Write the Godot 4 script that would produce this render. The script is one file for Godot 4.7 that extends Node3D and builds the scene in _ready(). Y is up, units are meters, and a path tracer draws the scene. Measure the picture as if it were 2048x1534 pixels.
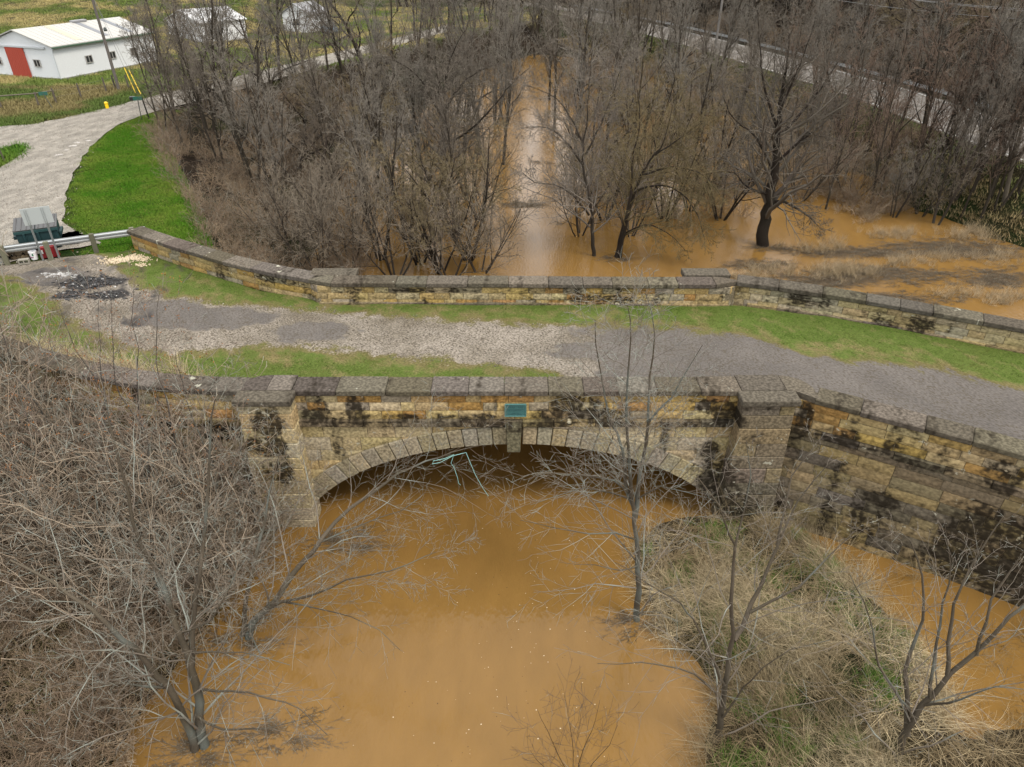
extends Node3D
# A flooded stream under an old S-shaped stone bridge, seen from a drone. Water level is y = 0, the road over the bridge y = 3.8.

const FOCAL := 1419.0          # photograph pixels
const PITCH := 32.4            # degrees below the horizon
const EYE := 15.5              # metres above the water
const ROAD := 3.8
const CAP := 4.67

var cp := cos(deg_to_rad(PITCH))
var sp := sin(deg_to_rad(PITCH))
var M := {}
var taken := {}
var rng := RandomNumberGenerator.new()
var n1 := FastNoiseLite.new()
var n2 := FastNoiseLite.new()

# ---------------------------------------------------------------- helpers
class B:
	var v := PackedVector3Array()
	var n := PackedVector3Array()
	var c := PackedColorArray()
	var t := PackedVector2Array()
	var w := PackedVector2Array()
	var i := PackedInt32Array()
	func vert(p: Vector3, nn: Vector3, col: Color) -> int:
		v.append(p); n.append(nn); c.append(col)
		return v.size() - 1
	func tri(a: Vector3, b: Vector3, d: Vector3, col: Color, out := Vector3.ZERO) -> void:
		var nn := (d - a).cross(b - a)
		if nn.length_squared() < 1e-14:
			return
		nn = nn.normalized()
		if out != Vector3.ZERO and nn.dot(out) < 0.0:
			var s := b
			b = d
			d = s
			nn = -nn
		var k := v.size()
		v.append(a); v.append(b); v.append(d)
		for q in 3:
			n.append(nn); c.append(col); i.append(k + q)
	func quad(a: Vector3, b: Vector3, d: Vector3, e: Vector3, col: Color, out := Vector3.ZERO) -> void:
		var nn := (d - a).cross(b - a)
		if nn.length_squared() < 1e-14:
			nn = (e - a).cross(d - a)
			if nn.length_squared() < 1e-14:
				return
		nn = nn.normalized()
		var k := v.size()
		var turn := out != Vector3.ZERO and nn.dot(out) < 0.0
		if turn:
			nn = -nn
			v.append(a); v.append(e); v.append(d); v.append(b)
		else:
			v.append(a); v.append(b); v.append(d); v.append(e)
		for q in 4:
			n.append(nn); c.append(col)
		for q in [0, 1, 2, 0, 2, 3]:
			i.append(k + q)
	# a block from eight corners (bottom ring p[0..3], top ring p[4..7]) with chamfered edges
	func hexa(p: Array, bev: float, col: Color) -> void:
		var mid := Vector3.ZERO
		for q in p:
			mid += q * 0.125
		var faces := [[0, 1, 2, 3], [4, 5, 6, 7], [0, 1, 5, 4], [1, 2, 6, 5], [2, 3, 7, 6], [3, 0, 4, 7]]
		if bev <= 0.0:
			for f in faces:
				quad(p[f[0]], p[f[1]], p[f[2]], p[f[3]], col, (p[f[0]] + p[f[1]] + p[f[2]] + p[f[3]]) * 0.25 - mid)
			return
		var at := {}   # (face, corner) -> inset point
		for fi in 6:
			var f: Array = faces[fi]
			for k in 4:
				var here: Vector3 = p[f[k]]
				var e1: Vector3 = (p[f[(k + 1) % 4]] - here).normalized()
				var e2: Vector3 = (p[f[(k + 3) % 4]] - here).normalized()
				at[fi * 8 + f[k]] = here + (e1 + e2) * bev
			quad(at[fi * 8 + f[0]], at[fi * 8 + f[1]], at[fi * 8 + f[2]], at[fi * 8 + f[3]], col, (p[f[0]] + p[f[1]] + p[f[2]] + p[f[3]]) * 0.25 - mid)
		var edges := [[0, 1, 0, 2], [1, 2, 0, 3], [2, 3, 0, 4], [3, 0, 0, 5], [4, 5, 1, 2], [5, 6, 1, 3], [6, 7, 1, 4], [7, 4, 1, 5], [0, 4, 2, 5], [1, 5, 2, 3], [2, 6, 3, 4], [3, 7, 4, 5]]
		for e in edges:
			quad(at[e[2] * 8 + e[0]], at[e[2] * 8 + e[1]], at[e[3] * 8 + e[1]], at[e[3] * 8 + e[0]], col, (p[e[0]] + p[e[1]]) * 0.5 - mid)
		for k in 8:
			var three := []
			for fi in 6:
				if at.has(fi * 8 + k):
					three.append(at[fi * 8 + k])
			tri(three[0], three[1], three[2], col, p[k] - mid)
	func box(xf: Transform3D, size: Vector3, col: Color, bev := 0.0) -> void:
		var h := size * 0.5
		var p := []
		for y in [-1, 1]:
			for q in [[-1, -1], [1, -1], [1, 1], [-1, 1]]:
				p.append(xf * Vector3(q[0] * h.x, y * h.y, q[1] * h.z))
		hexa(p, bev, col)
	func tube(pts: PackedVector3Array, rad: PackedFloat32Array, sides: int, col: Color, caps := true) -> void:
		var m := pts.size()
		var k0 := v.size()
		var u := Vector3.ZERO
		for k in m:
			var d := (pts[mini(k + 1, m - 1)] - pts[maxi(k - 1, 0)]).normalized()
			if k == 0:
				u = d.cross(Vector3(0.31, 0.17, 0.93) if absf(d.z) < 0.9 else Vector3(1, 0.2, 0)).normalized()
			else:
				u = (u - d * d.dot(u)).normalized()
			var x := d.cross(u)
			for j in sides:
				var a := TAU * j / sides
				var nn := u * cos(a) + x * sin(a)
				v.append(pts[k] + nn * rad[k]); n.append(nn); c.append(col)
		for k in m - 1:
			for j in sides:
				var a := k0 + k * sides + j
				var b := k0 + k * sides + (j + 1) % sides
				i.append(a); i.append(a + sides); i.append(b + sides)
				i.append(a); i.append(b + sides); i.append(b)
		if caps:
			for e in [0, m - 1]:
				var d: Vector3 = (pts[1] - pts[0]) * -1.0 if e == 0 else pts[m - 1] - pts[m - 2]
				for j in range(1, sides - 1):
					tri(v[k0 + e * sides], v[k0 + e * sides + j], v[k0 + e * sides + j + 1], col, d)
	func lathe(at: Vector3, prof: Array, sides: int, col: Color, axis := Vector3.UP) -> void:   # prof: [radius, height]
		var u := axis.cross(Vector3(0.3, 0.1, 0.95)).normalized()
		var x := axis.cross(u)
		for k in prof.size() - 1:
			for j in sides:
				var q := []
				for e in [[k, j], [k, j + 1], [k + 1, j + 1], [k + 1, j]]:
					var a: float = TAU * e[1] / sides
					q.append(at + axis * prof[e[0]][1] + (u * cos(a) + x * sin(a)) * prof[e[0]][0])
				var am := TAU * (j + 0.5) / sides
				var dr: float = prof[k + 1][0] - prof[k][0]
				var dh: float = prof[k + 1][1] - prof[k][1]
				quad(q[0], q[1], q[2], q[3], col, (u * cos(am) + x * sin(am)) * dh - axis * dr)
	func grid(rows: Array, nx: int, col: Array, up := Vector3.UP) -> void:   # rows: array of arrays of points; smooth normals
		var k0 := v.size()
		var nz := rows.size()
		for b in nz:
			for a in nx:
				var dx: Vector3 = rows[b][mini(a + 1, nx - 1)] - rows[b][maxi(a - 1, 0)]
				var dz: Vector3 = rows[mini(b + 1, nz - 1)][a] - rows[maxi(b - 1, 0)][a]
				var nn := dx.cross(dz).normalized()
				if nn.dot(up) < 0.0:
					nn = -nn
				v.append(rows[b][a]); n.append(nn); c.append(col[b][a] if col.size() > 1 else col[0])
		var flip := ((v[k0 + 1] - v[k0]).cross(v[k0 + nx] - v[k0])).dot(up) < 0.0
		for b in nz - 1:
			for a in nx - 1:
				var k := k0 + b * nx + a
				if flip:
					i.append_array([k, k + 1, k + nx + 1, k, k + nx + 1, k + nx])
				else:
					i.append_array([k, k + nx, k + nx + 1, k, k + nx + 1, k + 1])
	func mesh() -> ArrayMesh:
		var m := ArrayMesh.new()
		var a := []
		a.resize(Mesh.ARRAY_MAX)
		a[Mesh.ARRAY_VERTEX] = v
		a[Mesh.ARRAY_NORMAL] = n
		a[Mesh.ARRAY_COLOR] = c
		if t.size() == v.size():
			a[Mesh.ARRAY_TEX_UV] = t
		if w.size() == v.size():
			a[Mesh.ARRAY_TEX_UV2] = w
		a[Mesh.ARRAY_INDEX] = i
		m.add_surface_from_arrays(Mesh.PRIMITIVE_TRIANGLES, a)
		return m

func lin(r: float, g: float, b: float) -> Color:
	return Color(r, g, b)

func numbered(called: String) -> String:
	if not taken.has(called):
		taken[called] = 0
		return called
	taken[called] += 1
	return "%s_%03d" % [called, taken[called]]

func tag(o: Node, label: String, category: String, group := "") -> void:
	o.set_meta("label", label)
	o.set_meta("category", category)
	if group:
		o.set_meta("group", group)

func thing(called: String, label: String, category: String, at := Vector3.ZERO, turn := 0.0, group := "") -> Node3D:
	var o := Node3D.new()
	o.name = numbered(called)
	add_child(o)
	o.position = at
	o.rotation.y = turn
	tag(o, label, category, group)
	return o

func part(called: String, b: B, mat: Material, parent: Node3D) -> MeshInstance3D:
	var o := MeshInstance3D.new()
	o.name = called if parent != self else numbered(called)
	o.mesh = b.mesh()
	o.material_override = mat
	parent.add_child(o, true)
	return o

func node(called: String, parent: Node3D) -> Node3D:
	var o := Node3D.new()
	o.name = called
	parent.add_child(o, true)
	return o

func scatter(called: String, mesh: Mesh, mat: Material, xf: Array, cols: PackedColorArray, label := "", category := "", parent: Node3D = self) -> MultiMeshInstance3D:
	var mm := MultiMesh.new()
	mm.transform_format = MultiMesh.TRANSFORM_3D
	mm.use_colors = cols.size() > 0
	mm.mesh = mesh
	mm.instance_count = xf.size()
	for k in xf.size():
		mm.set_instance_transform(k, xf[k])
		if cols.size():
			mm.set_instance_color(k, cols[k])
	var o := MultiMeshInstance3D.new()
	o.name = called if parent != self else numbered(called)
	o.multimesh = mm
	o.material_override = mat
	parent.add_child(o, true)
	o.set_meta("kind", "stuff")
	if label:
		o.set_meta("label", label)
		o.set_meta("category", category)
	return o

# a photograph pixel is a direction; its place comes from the height or the upright plane it touches
func ray(px: float, py: float) -> Vector3:
	var u := (px - 1024.0) / FOCAL
	var q := (py - 767.0) / FOCAL
	return Vector3(u, -sp - q * cp, -cp + q * sp)

func at(px: float, py: float, y: float) -> Vector3:
	var d := ray(px, py)
	var p := d * ((y - EYE) / d.y)
	return Vector3(p.x, y, p.z)

func atz(px: float, py: float, z: float) -> Vector3:
	var d := ray(px, py)
	var p := d * (z / d.z)
	return Vector3(p.x, EYE + p.y, z)

func on_ground(px: float, py: float) -> Vector3:
	var d := ray(px, py)
	var s := 8.0
	while s < 400.0:
		var p := d * s
		if EYE + p.y <= maxf(height(p.x, p.z), 0.0):
			break
		s += 0.25
	var q := d * s
	return Vector3(q.x, height(q.x, q.z), q.z)

func lerp_list(xs: Array, ys: Array, x: float) -> float:
	if x <= xs[0]:
		return ys[0]
	for k in range(1, xs.size()):
		if x <= xs[k]:
			return lerpf(ys[k - 1], ys[k], (x - xs[k - 1]) / (xs[k] - xs[k - 1]))
	return ys[-1]

func ss(a: float, b: float, x: float) -> float:
	return smoothstep(a, b, x)

# ---------------------------------------------------------------- the lie of the land
const NEAR_X := [-22.0, -19.0, -15.8, -12.3, -9.4, -7.55, 7.8, 9.0, 10.3, 12.65, 15.5, 18.5, 23.0]
const NEAR_Z := [-23.2, -20.9, -19.0, -17.55, -16.85, -16.75, -16.6, -15.95, -15.25, -13.9, -11.9, -9.4, -5.2]
const FAR_X := [-24.5, -21.1, -16.6, -12.7, -9.8, -7.7, -7.0, 8.4, 12.1, 15.0, 17.0, 20.5, 26.0]
const FAR_Z := [-26.3, -27.8, -29.5, -26.9, -25.2, -24.4, -24.05, -23.85, -22.7, -21.4, -20.4, -18.3, -14.4]
const EDGE_Z := [-170.0, -120.0, -100.0, -80.0, -66.0, -59.0, -51.7, -43.0, -36.0, -31.0, -28.5, -26.0, -24.0]
const EDGE_X := [20.0, 0.0, -10.5, -18.5, -26.0, -28.2, -25.8, -21.0, -17.2, -14.8, -13.2, -9.9, -8.2]
const SHORE_X := [24.0, 4.0, -4.5, -8.0, -9.0, -12.0, -12.4, -11.0, -10.6, -9.4, -8.4, -7.4, -7.0]
const ROAD_Z := [-260.0, -160.0, -128.0, -106.0, -86.5, -69.0, -53.0, -46.0, -40.0, -20.0]
const ROAD_X := [-60.0, 3.0, 15.4, 22.1, 26.7, 30.5, 32.0, 33.0, 34.5, 41.0]

func near_z(x: float) -> float:
	return lerp_list(NEAR_X, NEAR_Z, x)

func far_z(x: float) -> float:
	return lerp_list(FAR_X, FAR_Z, x)

func height(x: float, z: float) -> float:
	var bump := n1.get_noise_2d(x * 3.0, z * 3.0)
	var floor_y := -0.55 + bump * 0.25
	# the embankment between the two walls; under the arch the stream runs through
	if x > -26.0 and x < 26.0 and z < near_z(x) - 0.95 and z > far_z(x) + 0.3:
		if absf(x) < 7.4:
			return -1.2
		return 3.55
	if absf(x) < 7.4 and z < near_z(x) and z > far_z(x) - 0.5:
		return -1.2
	if z < far_z(x) + 0.3 or x < -24.0 and z < -24.0:
		# behind the bridge
		var e := lerp_list(EDGE_Z, EDGE_X, z)
		var s := lerp_list(EDGE_Z, SHORE_X, z)
		var hill := maxf(0.0, -z - 88.0) * 0.075 * ss(-30.0, -46.0, x)
		var h := floor_y
		if x < e:
			h = 3.76 + hill + bump * 0.04 * ss(0.0, 4.0, e - x)
		elif x < s:
			var q := (x - e) / (s - e)
			h = lerpf(3.76, -0.25, pow(q, 0.8)) + bump * 0.3 * q * (1.0 - q) * 2.0
		elif z < -104.0:
			h = floor_y + (-104.0 - z) * 0.05
		var r := lerp_list(ROAD_Z, ROAD_X, z)
		var wav := 1.6 * n2.get_noise_2d(z * 2.0, x * 0.6)
		if x > r - 9.0:
			if x > r + 9.5:
				h = 3.0 + (x - r - 9.5) * 0.42 + bump * 0.8
			elif x > r - 0.8:
				h = 3.0
			else:
				h = maxf(h, lerpf(3.0, -0.5, pow(clampf((r - 0.8 - x) / (6.2 + wav * 2.0), 0.0, 1.0), 0.8)) + bump * 0.2)
		return h
	# in front of the bridge
	if x < 0.0:
		var q := -5.55 - x + 0.35 * bump - 0.25 * (z + 16.0)
		return clampf(-0.6 + 0.9 * ss(0.0, 2.6, q) + maxf(0.0, q - 3.0) * 0.27, -0.6, 3.3)
	# the low island of flattened grass below the right wing wall
	var c := Vector2((x - 7.1 - 0.25 * (z + 12.4)) / 3.5, (z + 13.0) / 4.7)
	var d := 1.0 - c.length() - 0.28 * bump
	var c2 := Vector2((x - 6.2) / 2.6, (z + 7.6) / 3.4)
	d = maxf(d, 1.0 - c2.length() - 0.2 * bump)
	var h2 := -0.6 + 1.05 * ss(-0.14, 0.42, d)
	var c3 := Vector2((x - 10.9) / 3.6, (z + 8.5) / 1.3)
	h2 = maxf(h2, -0.6 + 0.68 * ss(-0.15, 0.3, 1.0 - c3.length() + 0.2 * bump))
	return h2

# ---------------------------------------------------------------- textures and materials
func grain(seed_: int, freq: float, lo: float, hi: float, oct := 4, size := 512, kind := FastNoiseLite.TYPE_SIMPLEX_SMOOTH) -> ImageTexture:
	var f := FastNoiseLite.new()
	f.seed = seed_
	f.noise_type = kind
	f.frequency = freq
	f.fractal_octaves = oct
	var im := f.get_seamless_image(size, size)
	im.convert(Image.FORMAT_L8)
	var d := im.get_data()
	for k in d.size():
		d[k] = mini(255, int(255.0 * lerpf(lo, hi, d[k] / 255.0)))
	return ImageTexture.create_from_image(Image.create_from_data(size, size, false, Image.FORMAT_L8, d))

func plain(called: String, col: Color, rough := 0.85, metal := 0.0) -> StandardMaterial3D:
	var m := StandardMaterial3D.new()
	m.resource_name = called
	m.albedo_color = col.linear_to_srgb()
	m.roughness = rough
	m.metallic = metal
	return m

func coloured(called: String, tex: Texture2D, scale: float, rough := 0.9, bump: Texture2D = null, relief := 1.0, world := true) -> StandardMaterial3D:
	var m := StandardMaterial3D.new()
	m.resource_name = called
	m.vertex_color_use_as_albedo = true
	m.metallic_specular = 0.2 if rough > 0.7 else 0.5
	m.roughness = rough
	m.albedo_texture = tex
	m.uv1_triplanar = true
	m.uv1_world_triplanar = world
	m.uv1_scale = Vector3.ONE * scale
	if bump:
		m.heightmap_enabled = true
		m.heightmap_texture = bump
		m.heightmap_scale = relief
	return m

# growth of black lichen and soot-dark weathering on a wall, and pale lichen spots: (s along the wall, y up) -> colour and cover
func stain_map(w: int, h: int, s0: float, s1: float, y0: float, y1: float, base: Callable, blobs: Array, seed_: int) -> ImageTexture:
	var a := FastNoiseLite.new()
	a.seed = seed_
	a.frequency = 0.012
	a.fractal_octaves = 5
	a.fractal_gain = 0.6
	var big := a.get_image(w, h, false, false, false).get_data()
	a.seed = seed_ + 7
	a.frequency = 0.11
	a.fractal_octaves = 3
	var fine := a.get_image(w, h, false, false, false).get_data()
	a.seed = seed_ + 13
	a.frequency = 0.035
	a.fractal_octaves = 3
	var spot := a.get_image(w, h, false, false, false).get_data()
	a.frequency = 0.03
	var run := a.get_image(w, 4, false, false, false).get_data()   # drip lines: the same all the way down
	var cover := PackedFloat32Array()
	cover.resize(w * h)
	var sx := (s1 - s0) / w
	var sy := (y1 - y0) / h
	for r in h:
		for q in range(0, w, 8):
			var b: float = base.call(s0 + q * sx, y1 - r * sy)
			for k in 8:
				cover[r * w + q + k] = b
	for bl in blobs:
		var q0 := maxi(0, int((bl[0] - bl[2] - s0) / sx))
		var q1 := mini(w, int((bl[0] + bl[2] - s0) / sx))
		var r0 := maxi(0, int((y1 - bl[1] - bl[3]) / sy))
		var r1 := mini(h, int((y1 - bl[1] + bl[3]) / sy))
		for r in range(r0, r1):
			var fy: float = (y1 - r * sy - bl[1]) / bl[3]
			for q in range(q0, q1):
				var fx: float = (s0 + q * sx - bl[0]) / bl[2]
				var e := 1.0 - fx * fx - fy * fy
				if e > 0.0:
					cover[r * w + q] += bl[4] * minf(1.0, e * 1.6)
	var d := PackedByteArray()
	d.resize(w * h * 4)
	for k in w * h:
		var fi := (fine[k] - 128) / 128.0
		var x := (big[(k / w >> 1) * w + k % w] - 128) / 128.0 * 0.85 + fi * 0.5 + (run[k % w] - 128) / 128.0 * 0.6 + (cover[k] - 0.5) * 1.25
		var al := clampf(x * 1.55 + 0.33, 0.0, 0.95) * clampf(0.95 + fi * 0.6, 0.45, 1.0)
		var o := k * 4
		if spot[k] > 192 and fine[k] > 130:
			d[o] = 168; d[o + 1] = 166; d[o + 2] = 150
			al = clampf((spot[k] - 192) / 14.0, 0.0, 0.75)
		else:
			d[o] = 38; d[o + 1] = 33; d[o + 2] = 26
		d[o + 3] = int(al * 255.0)
	return ImageTexture.create_from_image(Image.create_from_data(w, h, false, Image.FORMAT_RGBA8, d))

func stone_mat(called: String, stain: Texture2D) -> StandardMaterial3D:
	var m := coloured(called, M.t_stone, 0.55, 0.93, M.t_rough, 0.6)
	if stain:
		m.detail_enabled = true
		m.detail_albedo = stain
		m.detail_blend_mode = BaseMaterial3D.BLEND_MODE_MIX
		m.detail_uv_layer = BaseMaterial3D.DETAIL_UV_2
	return m

func near_cover(s: float, y: float) -> float:
	if absf(s) < 6.3:
		if y > 3.64:
			return 0.20
		if y > 3.4:
			return 0.66
		return 0.04
	if s > 7.8:
		if y > 3.64:
			return 0.24 + 0.012 * (s - 7.8)
		if y > 3.4:
			return 0.7
		return 0.36 + 0.26 * ss(10.5, 13.5, s) + 0.10 * ss(2.6, 0.8, y)
	if s > 6.3:
		return 0.42
	if s > -7.7:
		return 0.30
	return 0.22 if y > 3.64 else 0.3

func far_cover(s: float, y: float) -> float:
	var v := 0.20 + 0.14 * ss(6.0, 9.0, s)
	if s > 0.6 and s < 5.5:
		v += 0.17
	return v

func make_materials() -> void:
	M.t_stone = grain(3, 0.03, 0.62, 1.12, 5)
	M.t_tex = grain(3, 0.05, 0.8, 1.0, 5)
	M.t_rough = grain(4, 0.05, 0.0, 1.0, 5)
	M.t_fine = grain(5, 0.09, 0.45, 1.0, 4)
	M.t_soil = grain(6, 0.05, 0.35, 1.0, 5)
	M.t_cell = grain(8, 0.06, 0.55, 1.0, 2, 512, FastNoiseLite.TYPE_CELLULAR)
	var nb := []   # stains on the wall that faces the camera: [s, y, half width, half height, strength]
	for q in [[-5.7, 4.1, 0.5, 0.6, 0.7], [-5.2, 3.8, 1.3, 0.25, 0.5], [-4.55, 4.1, 0.28, 0.6, 0.6], [-3.6, 3.74, 1.0, 0.18, 0.5], [-2.5, 3.76, 0.9, 0.16, 0.55], [-1.2, 3.74, 0.8, 0.16, 0.5],
			[-5.15, 2.9, 0.22, 0.9, 0.5], [-4.9, 2.1, 0.25, 0.5, 0.4], [-3.75, 2.9, 0.16, 0.6, 0.5], [0.9, 3.75, 0.5, 0.3, 0.4], [1.9, 4.1, 0.9, 0.55, 0.75], [2.6, 3.8, 0.9, 0.25, 0.5], [3.9, 4.1, 0.22, 0.5, 0.5],
			[5.6, 4.1, 0.35, 0.35, 0.6], [6.1, 3.95, 0.5, 0.4, 0.8], [4.5, 2.9, 0.2, 0.7, 0.6], [5.75, 2.6, 0.55, 0.35, 0.75], [5.9, 1.9, 0.7, 0.7, 0.5], [6.0, 0.8, 0.8, 0.9, 0.45],
			[-6.9, 3.9, 0.62, 0.5, 0.85], [-7.1, 3.1, 0.7, 0.45, 0.8], [-7.0, 2.1, 0.7, 0.5, 0.55], [-6.2, 2.4, 0.2, 1.6, -0.6], [7.2, 3.3, 0.7, 0.35, 0.3], [7.0, 4.15, 0.7, 0.2, -0.5],
			[-8.6, 3.2, 0.9, 0.5, 0.5], [-10.0, 2.8, 1.2, 0.9, 0.4], [-9.2, 4.2, 0.9, 0.3, -0.3], [8.35, 4.0, 0.25, 0.7, 0.6], [9.9, 3.75, 1.2, 0.25, 0.4], [10.6, 4.1, 0.25, 0.6, 0.5], [12.0, 4.0, 0.4, 0.6, 0.5], [13.2, 3.9, 0.6, 0.5, 0.5],
			[9.1, 3.1, 0.9, 0.35, -0.75], [11.6, 2.9, 1.1, 0.35, -0.8], [13.3, 3.1, 1.6, 0.22, -0.6], [10.9, 2.0, 0.55, 0.3, 0.7], [9.2, 1.6, 1.0, 0.4, -0.25], [14.0, 1.6, 1.6, 1.5, 0.35]]:
		nb.append(q)
	M.near_stone = stone_mat("sandstone", stain_map(2048, 256, -24.0, 24.0, -0.7, 4.8, near_cover, nb, 21))
	var fb := []
	for q in [[-9.0, 4.35, 1.2, 0.2, 0.4], [-6.2, 4.35, 0.8, 0.25, 0.3], [3.2, 4.0, 1.6, 0.25, 0.4], [8.2, 4.2, 0.7, 0.5, 0.4], [11.0, 4.3, 0.9, 0.3, 0.4], [-3.0, 4.35, 2.0, 0.12, 0.5], [14.0, 4.1, 1.5, 0.4, 0.3]]:
		fb.append(q)
	M.far_stone = stone_mat("sandstone_weathered", stain_map(2048, 128, -24.0, 26.0, 3.2, 4.8, far_cover, fb, 44))
	M.cap = stone_mat("coping_sandstone", stain_map(2048, 64, -24.0, 26.0, 0.0, 1.6, func(_s, _y): return 0.16, [], 61))
	M.core = coloured("mortar", M.t_stone, 0.8, 0.95)
	M.bark = coloured("bark", M.t_fine, 2.2, 0.92, M.t_rough, 1.5, false)
	M.twig = coloured("twig", null, 1.0, 0.85)
	M.blade = coloured("grass_blade", null, 1.0, 0.75)
	M.blade.backlight_enabled = true
	M.blade.backlight = Color(0.35, 0.35, 0.3)
	M.ground = coloured("soil", M.t_soil, 0.31, 0.95, M.t_rough, 5.0)
	M.ground.detail_enabled = true
	M.ground.detail_albedo = grain(15, 0.02, 0.55, 1.0, 4)
	M.ground.detail_blend_mode = BaseMaterial3D.BLEND_MODE_MUL
	M.ground.detail_uv_layer = BaseMaterial3D.DETAIL_UV_2
	M.ground.uv2_triplanar = true
	M.ground.uv2_world_triplanar = true
	M.ground.uv2_scale = Vector3.ONE * 0.043
	M.gravel = coloured("gravel", M.t_cell, 0.6, 0.95, M.t_rough, 4.0)
	M.gravel.detail_enabled = true
	M.gravel.detail_albedo = grain(16, 0.02, 0.76, 1.0, 5)
	M.gravel.detail_blend_mode = BaseMaterial3D.BLEND_MODE_MUL
	M.gravel.detail_uv_layer = BaseMaterial3D.DETAIL_UV_2
	M.gravel.uv2_triplanar = true
	M.gravel.uv2_world_triplanar = true
	M.gravel.uv2_scale = Vector3(0.11, 0.11, 0.06)
	M.paint = coloured("painted", M.t_tex, 0.7, 0.6)
	M.metal = coloured("galvanised_steel", M.t_tex, 1.7, 0.42)
	M.metal.metallic = 0.75
	M.wood = coloured("weathered_wood", M.t_fine, 1.2, 0.9)
	M.plastic = coloured("plastic", null, 1.0, 0.4)
	var wt := StandardMaterial3D.new()
	wt.resource_name = "muddy_water"
	wt.albedo_color = lin(0.180, 0.100, 0.028).linear_to_srgb()
	wt.roughness = 0.06
	wt.metallic_specular = 0.33
	wt.uv1_triplanar = true
	wt.uv1_world_triplanar = true
	wt.uv1_scale = Vector3(0.34, 0.3, 0.16)
	wt.heightmap_enabled = true
	wt.heightmap_texture = grain(31, 0.035, 0.0, 1.0, 3)
	wt.heightmap_scale = 0.5
	wt.albedo_texture = grain(32, 0.006, 0.94, 1.0, 3)
	M.water = wt

# ---------------------------------------------------------------- the stone bridge
class Path:
	var p: Array = []
	var s: Array = []
	func _init(pts: Array, ref: int, s_ref: float) -> void:
		p = pts
		var a := [0.0]
		for k in range(1, pts.size()):
			a.append(a[-1] + (pts[k] - pts[k - 1]).length())
		for k in pts.size():
			s.append(a[k] - a[ref] + s_ref)
	func pos(q: float) -> Vector2:
		var k := 1
		while k < p.size() - 1 and q > s[k]:
			k += 1
		return p[k - 1] + (p[k] - p[k - 1]) * ((q - s[k - 1]) / (s[k] - s[k - 1]))

const BUFF := [Color(0.48, 0.35, 0.15), Color(0.48, 0.33, 0.115), Color(0.50, 0.41, 0.24), Color(0.41, 0.31, 0.16), Color(0.40, 0.24, 0.09), Color(0.35, 0.30, 0.21), Color(0.48, 0.37, 0.185)]
const PALE := [Color(0.49, 0.41, 0.26), Color(0.46, 0.37, 0.21), Color(0.43, 0.33, 0.17), Color(0.48, 0.385, 0.22), Color(0.42, 0.36, 0.25)]
const GREY := [Color(0.37, 0.32, 0.215), Color(0.33, 0.285, 0.195), Color(0.40, 0.335, 0.215), Color(0.35, 0.31, 0.23)]
const DARK := [Color(0.20, 0.165, 0.115), Color(0.24, 0.19, 0.12), Color(0.28, 0.22, 0.12), Color(0.17, 0.145, 0.11), Color(0.33, 0.25, 0.13)]
const COPE := [Color(0.130, 0.112, 0.088), Color(0.108, 0.092, 0.072), Color(0.155, 0.135, 0.107), Color(0.12, 0.103, 0.081)]

func pick(pal: Array) -> Color:
	var c: Color = pal[rng.randi() % pal.size()]
	var k := rng.randf_range(0.86, 1.1)
	return Color(c.r * k, c.g * k * rng.randf_range(0.97, 1.03), c.b * k * rng.randf_range(0.9, 1.1))

func stain_uv(b: B, A: Vector3, dir: Vector3, sa: float, rect: Array) -> void:
	b.w.clear()
	for q in b.v:
		b.w.append(Vector2((sa + (q - A).dot(dir) - rect[0]) / (rect[1] - rect[0]), (rect[3] - q.y) / (rect[3] - rect[2])))

const NEAR_RECT := [-24.0, 24.0, -0.7, 4.8]
const FAR_RECT := [-24.0, 26.0, 3.2, 4.8]

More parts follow.
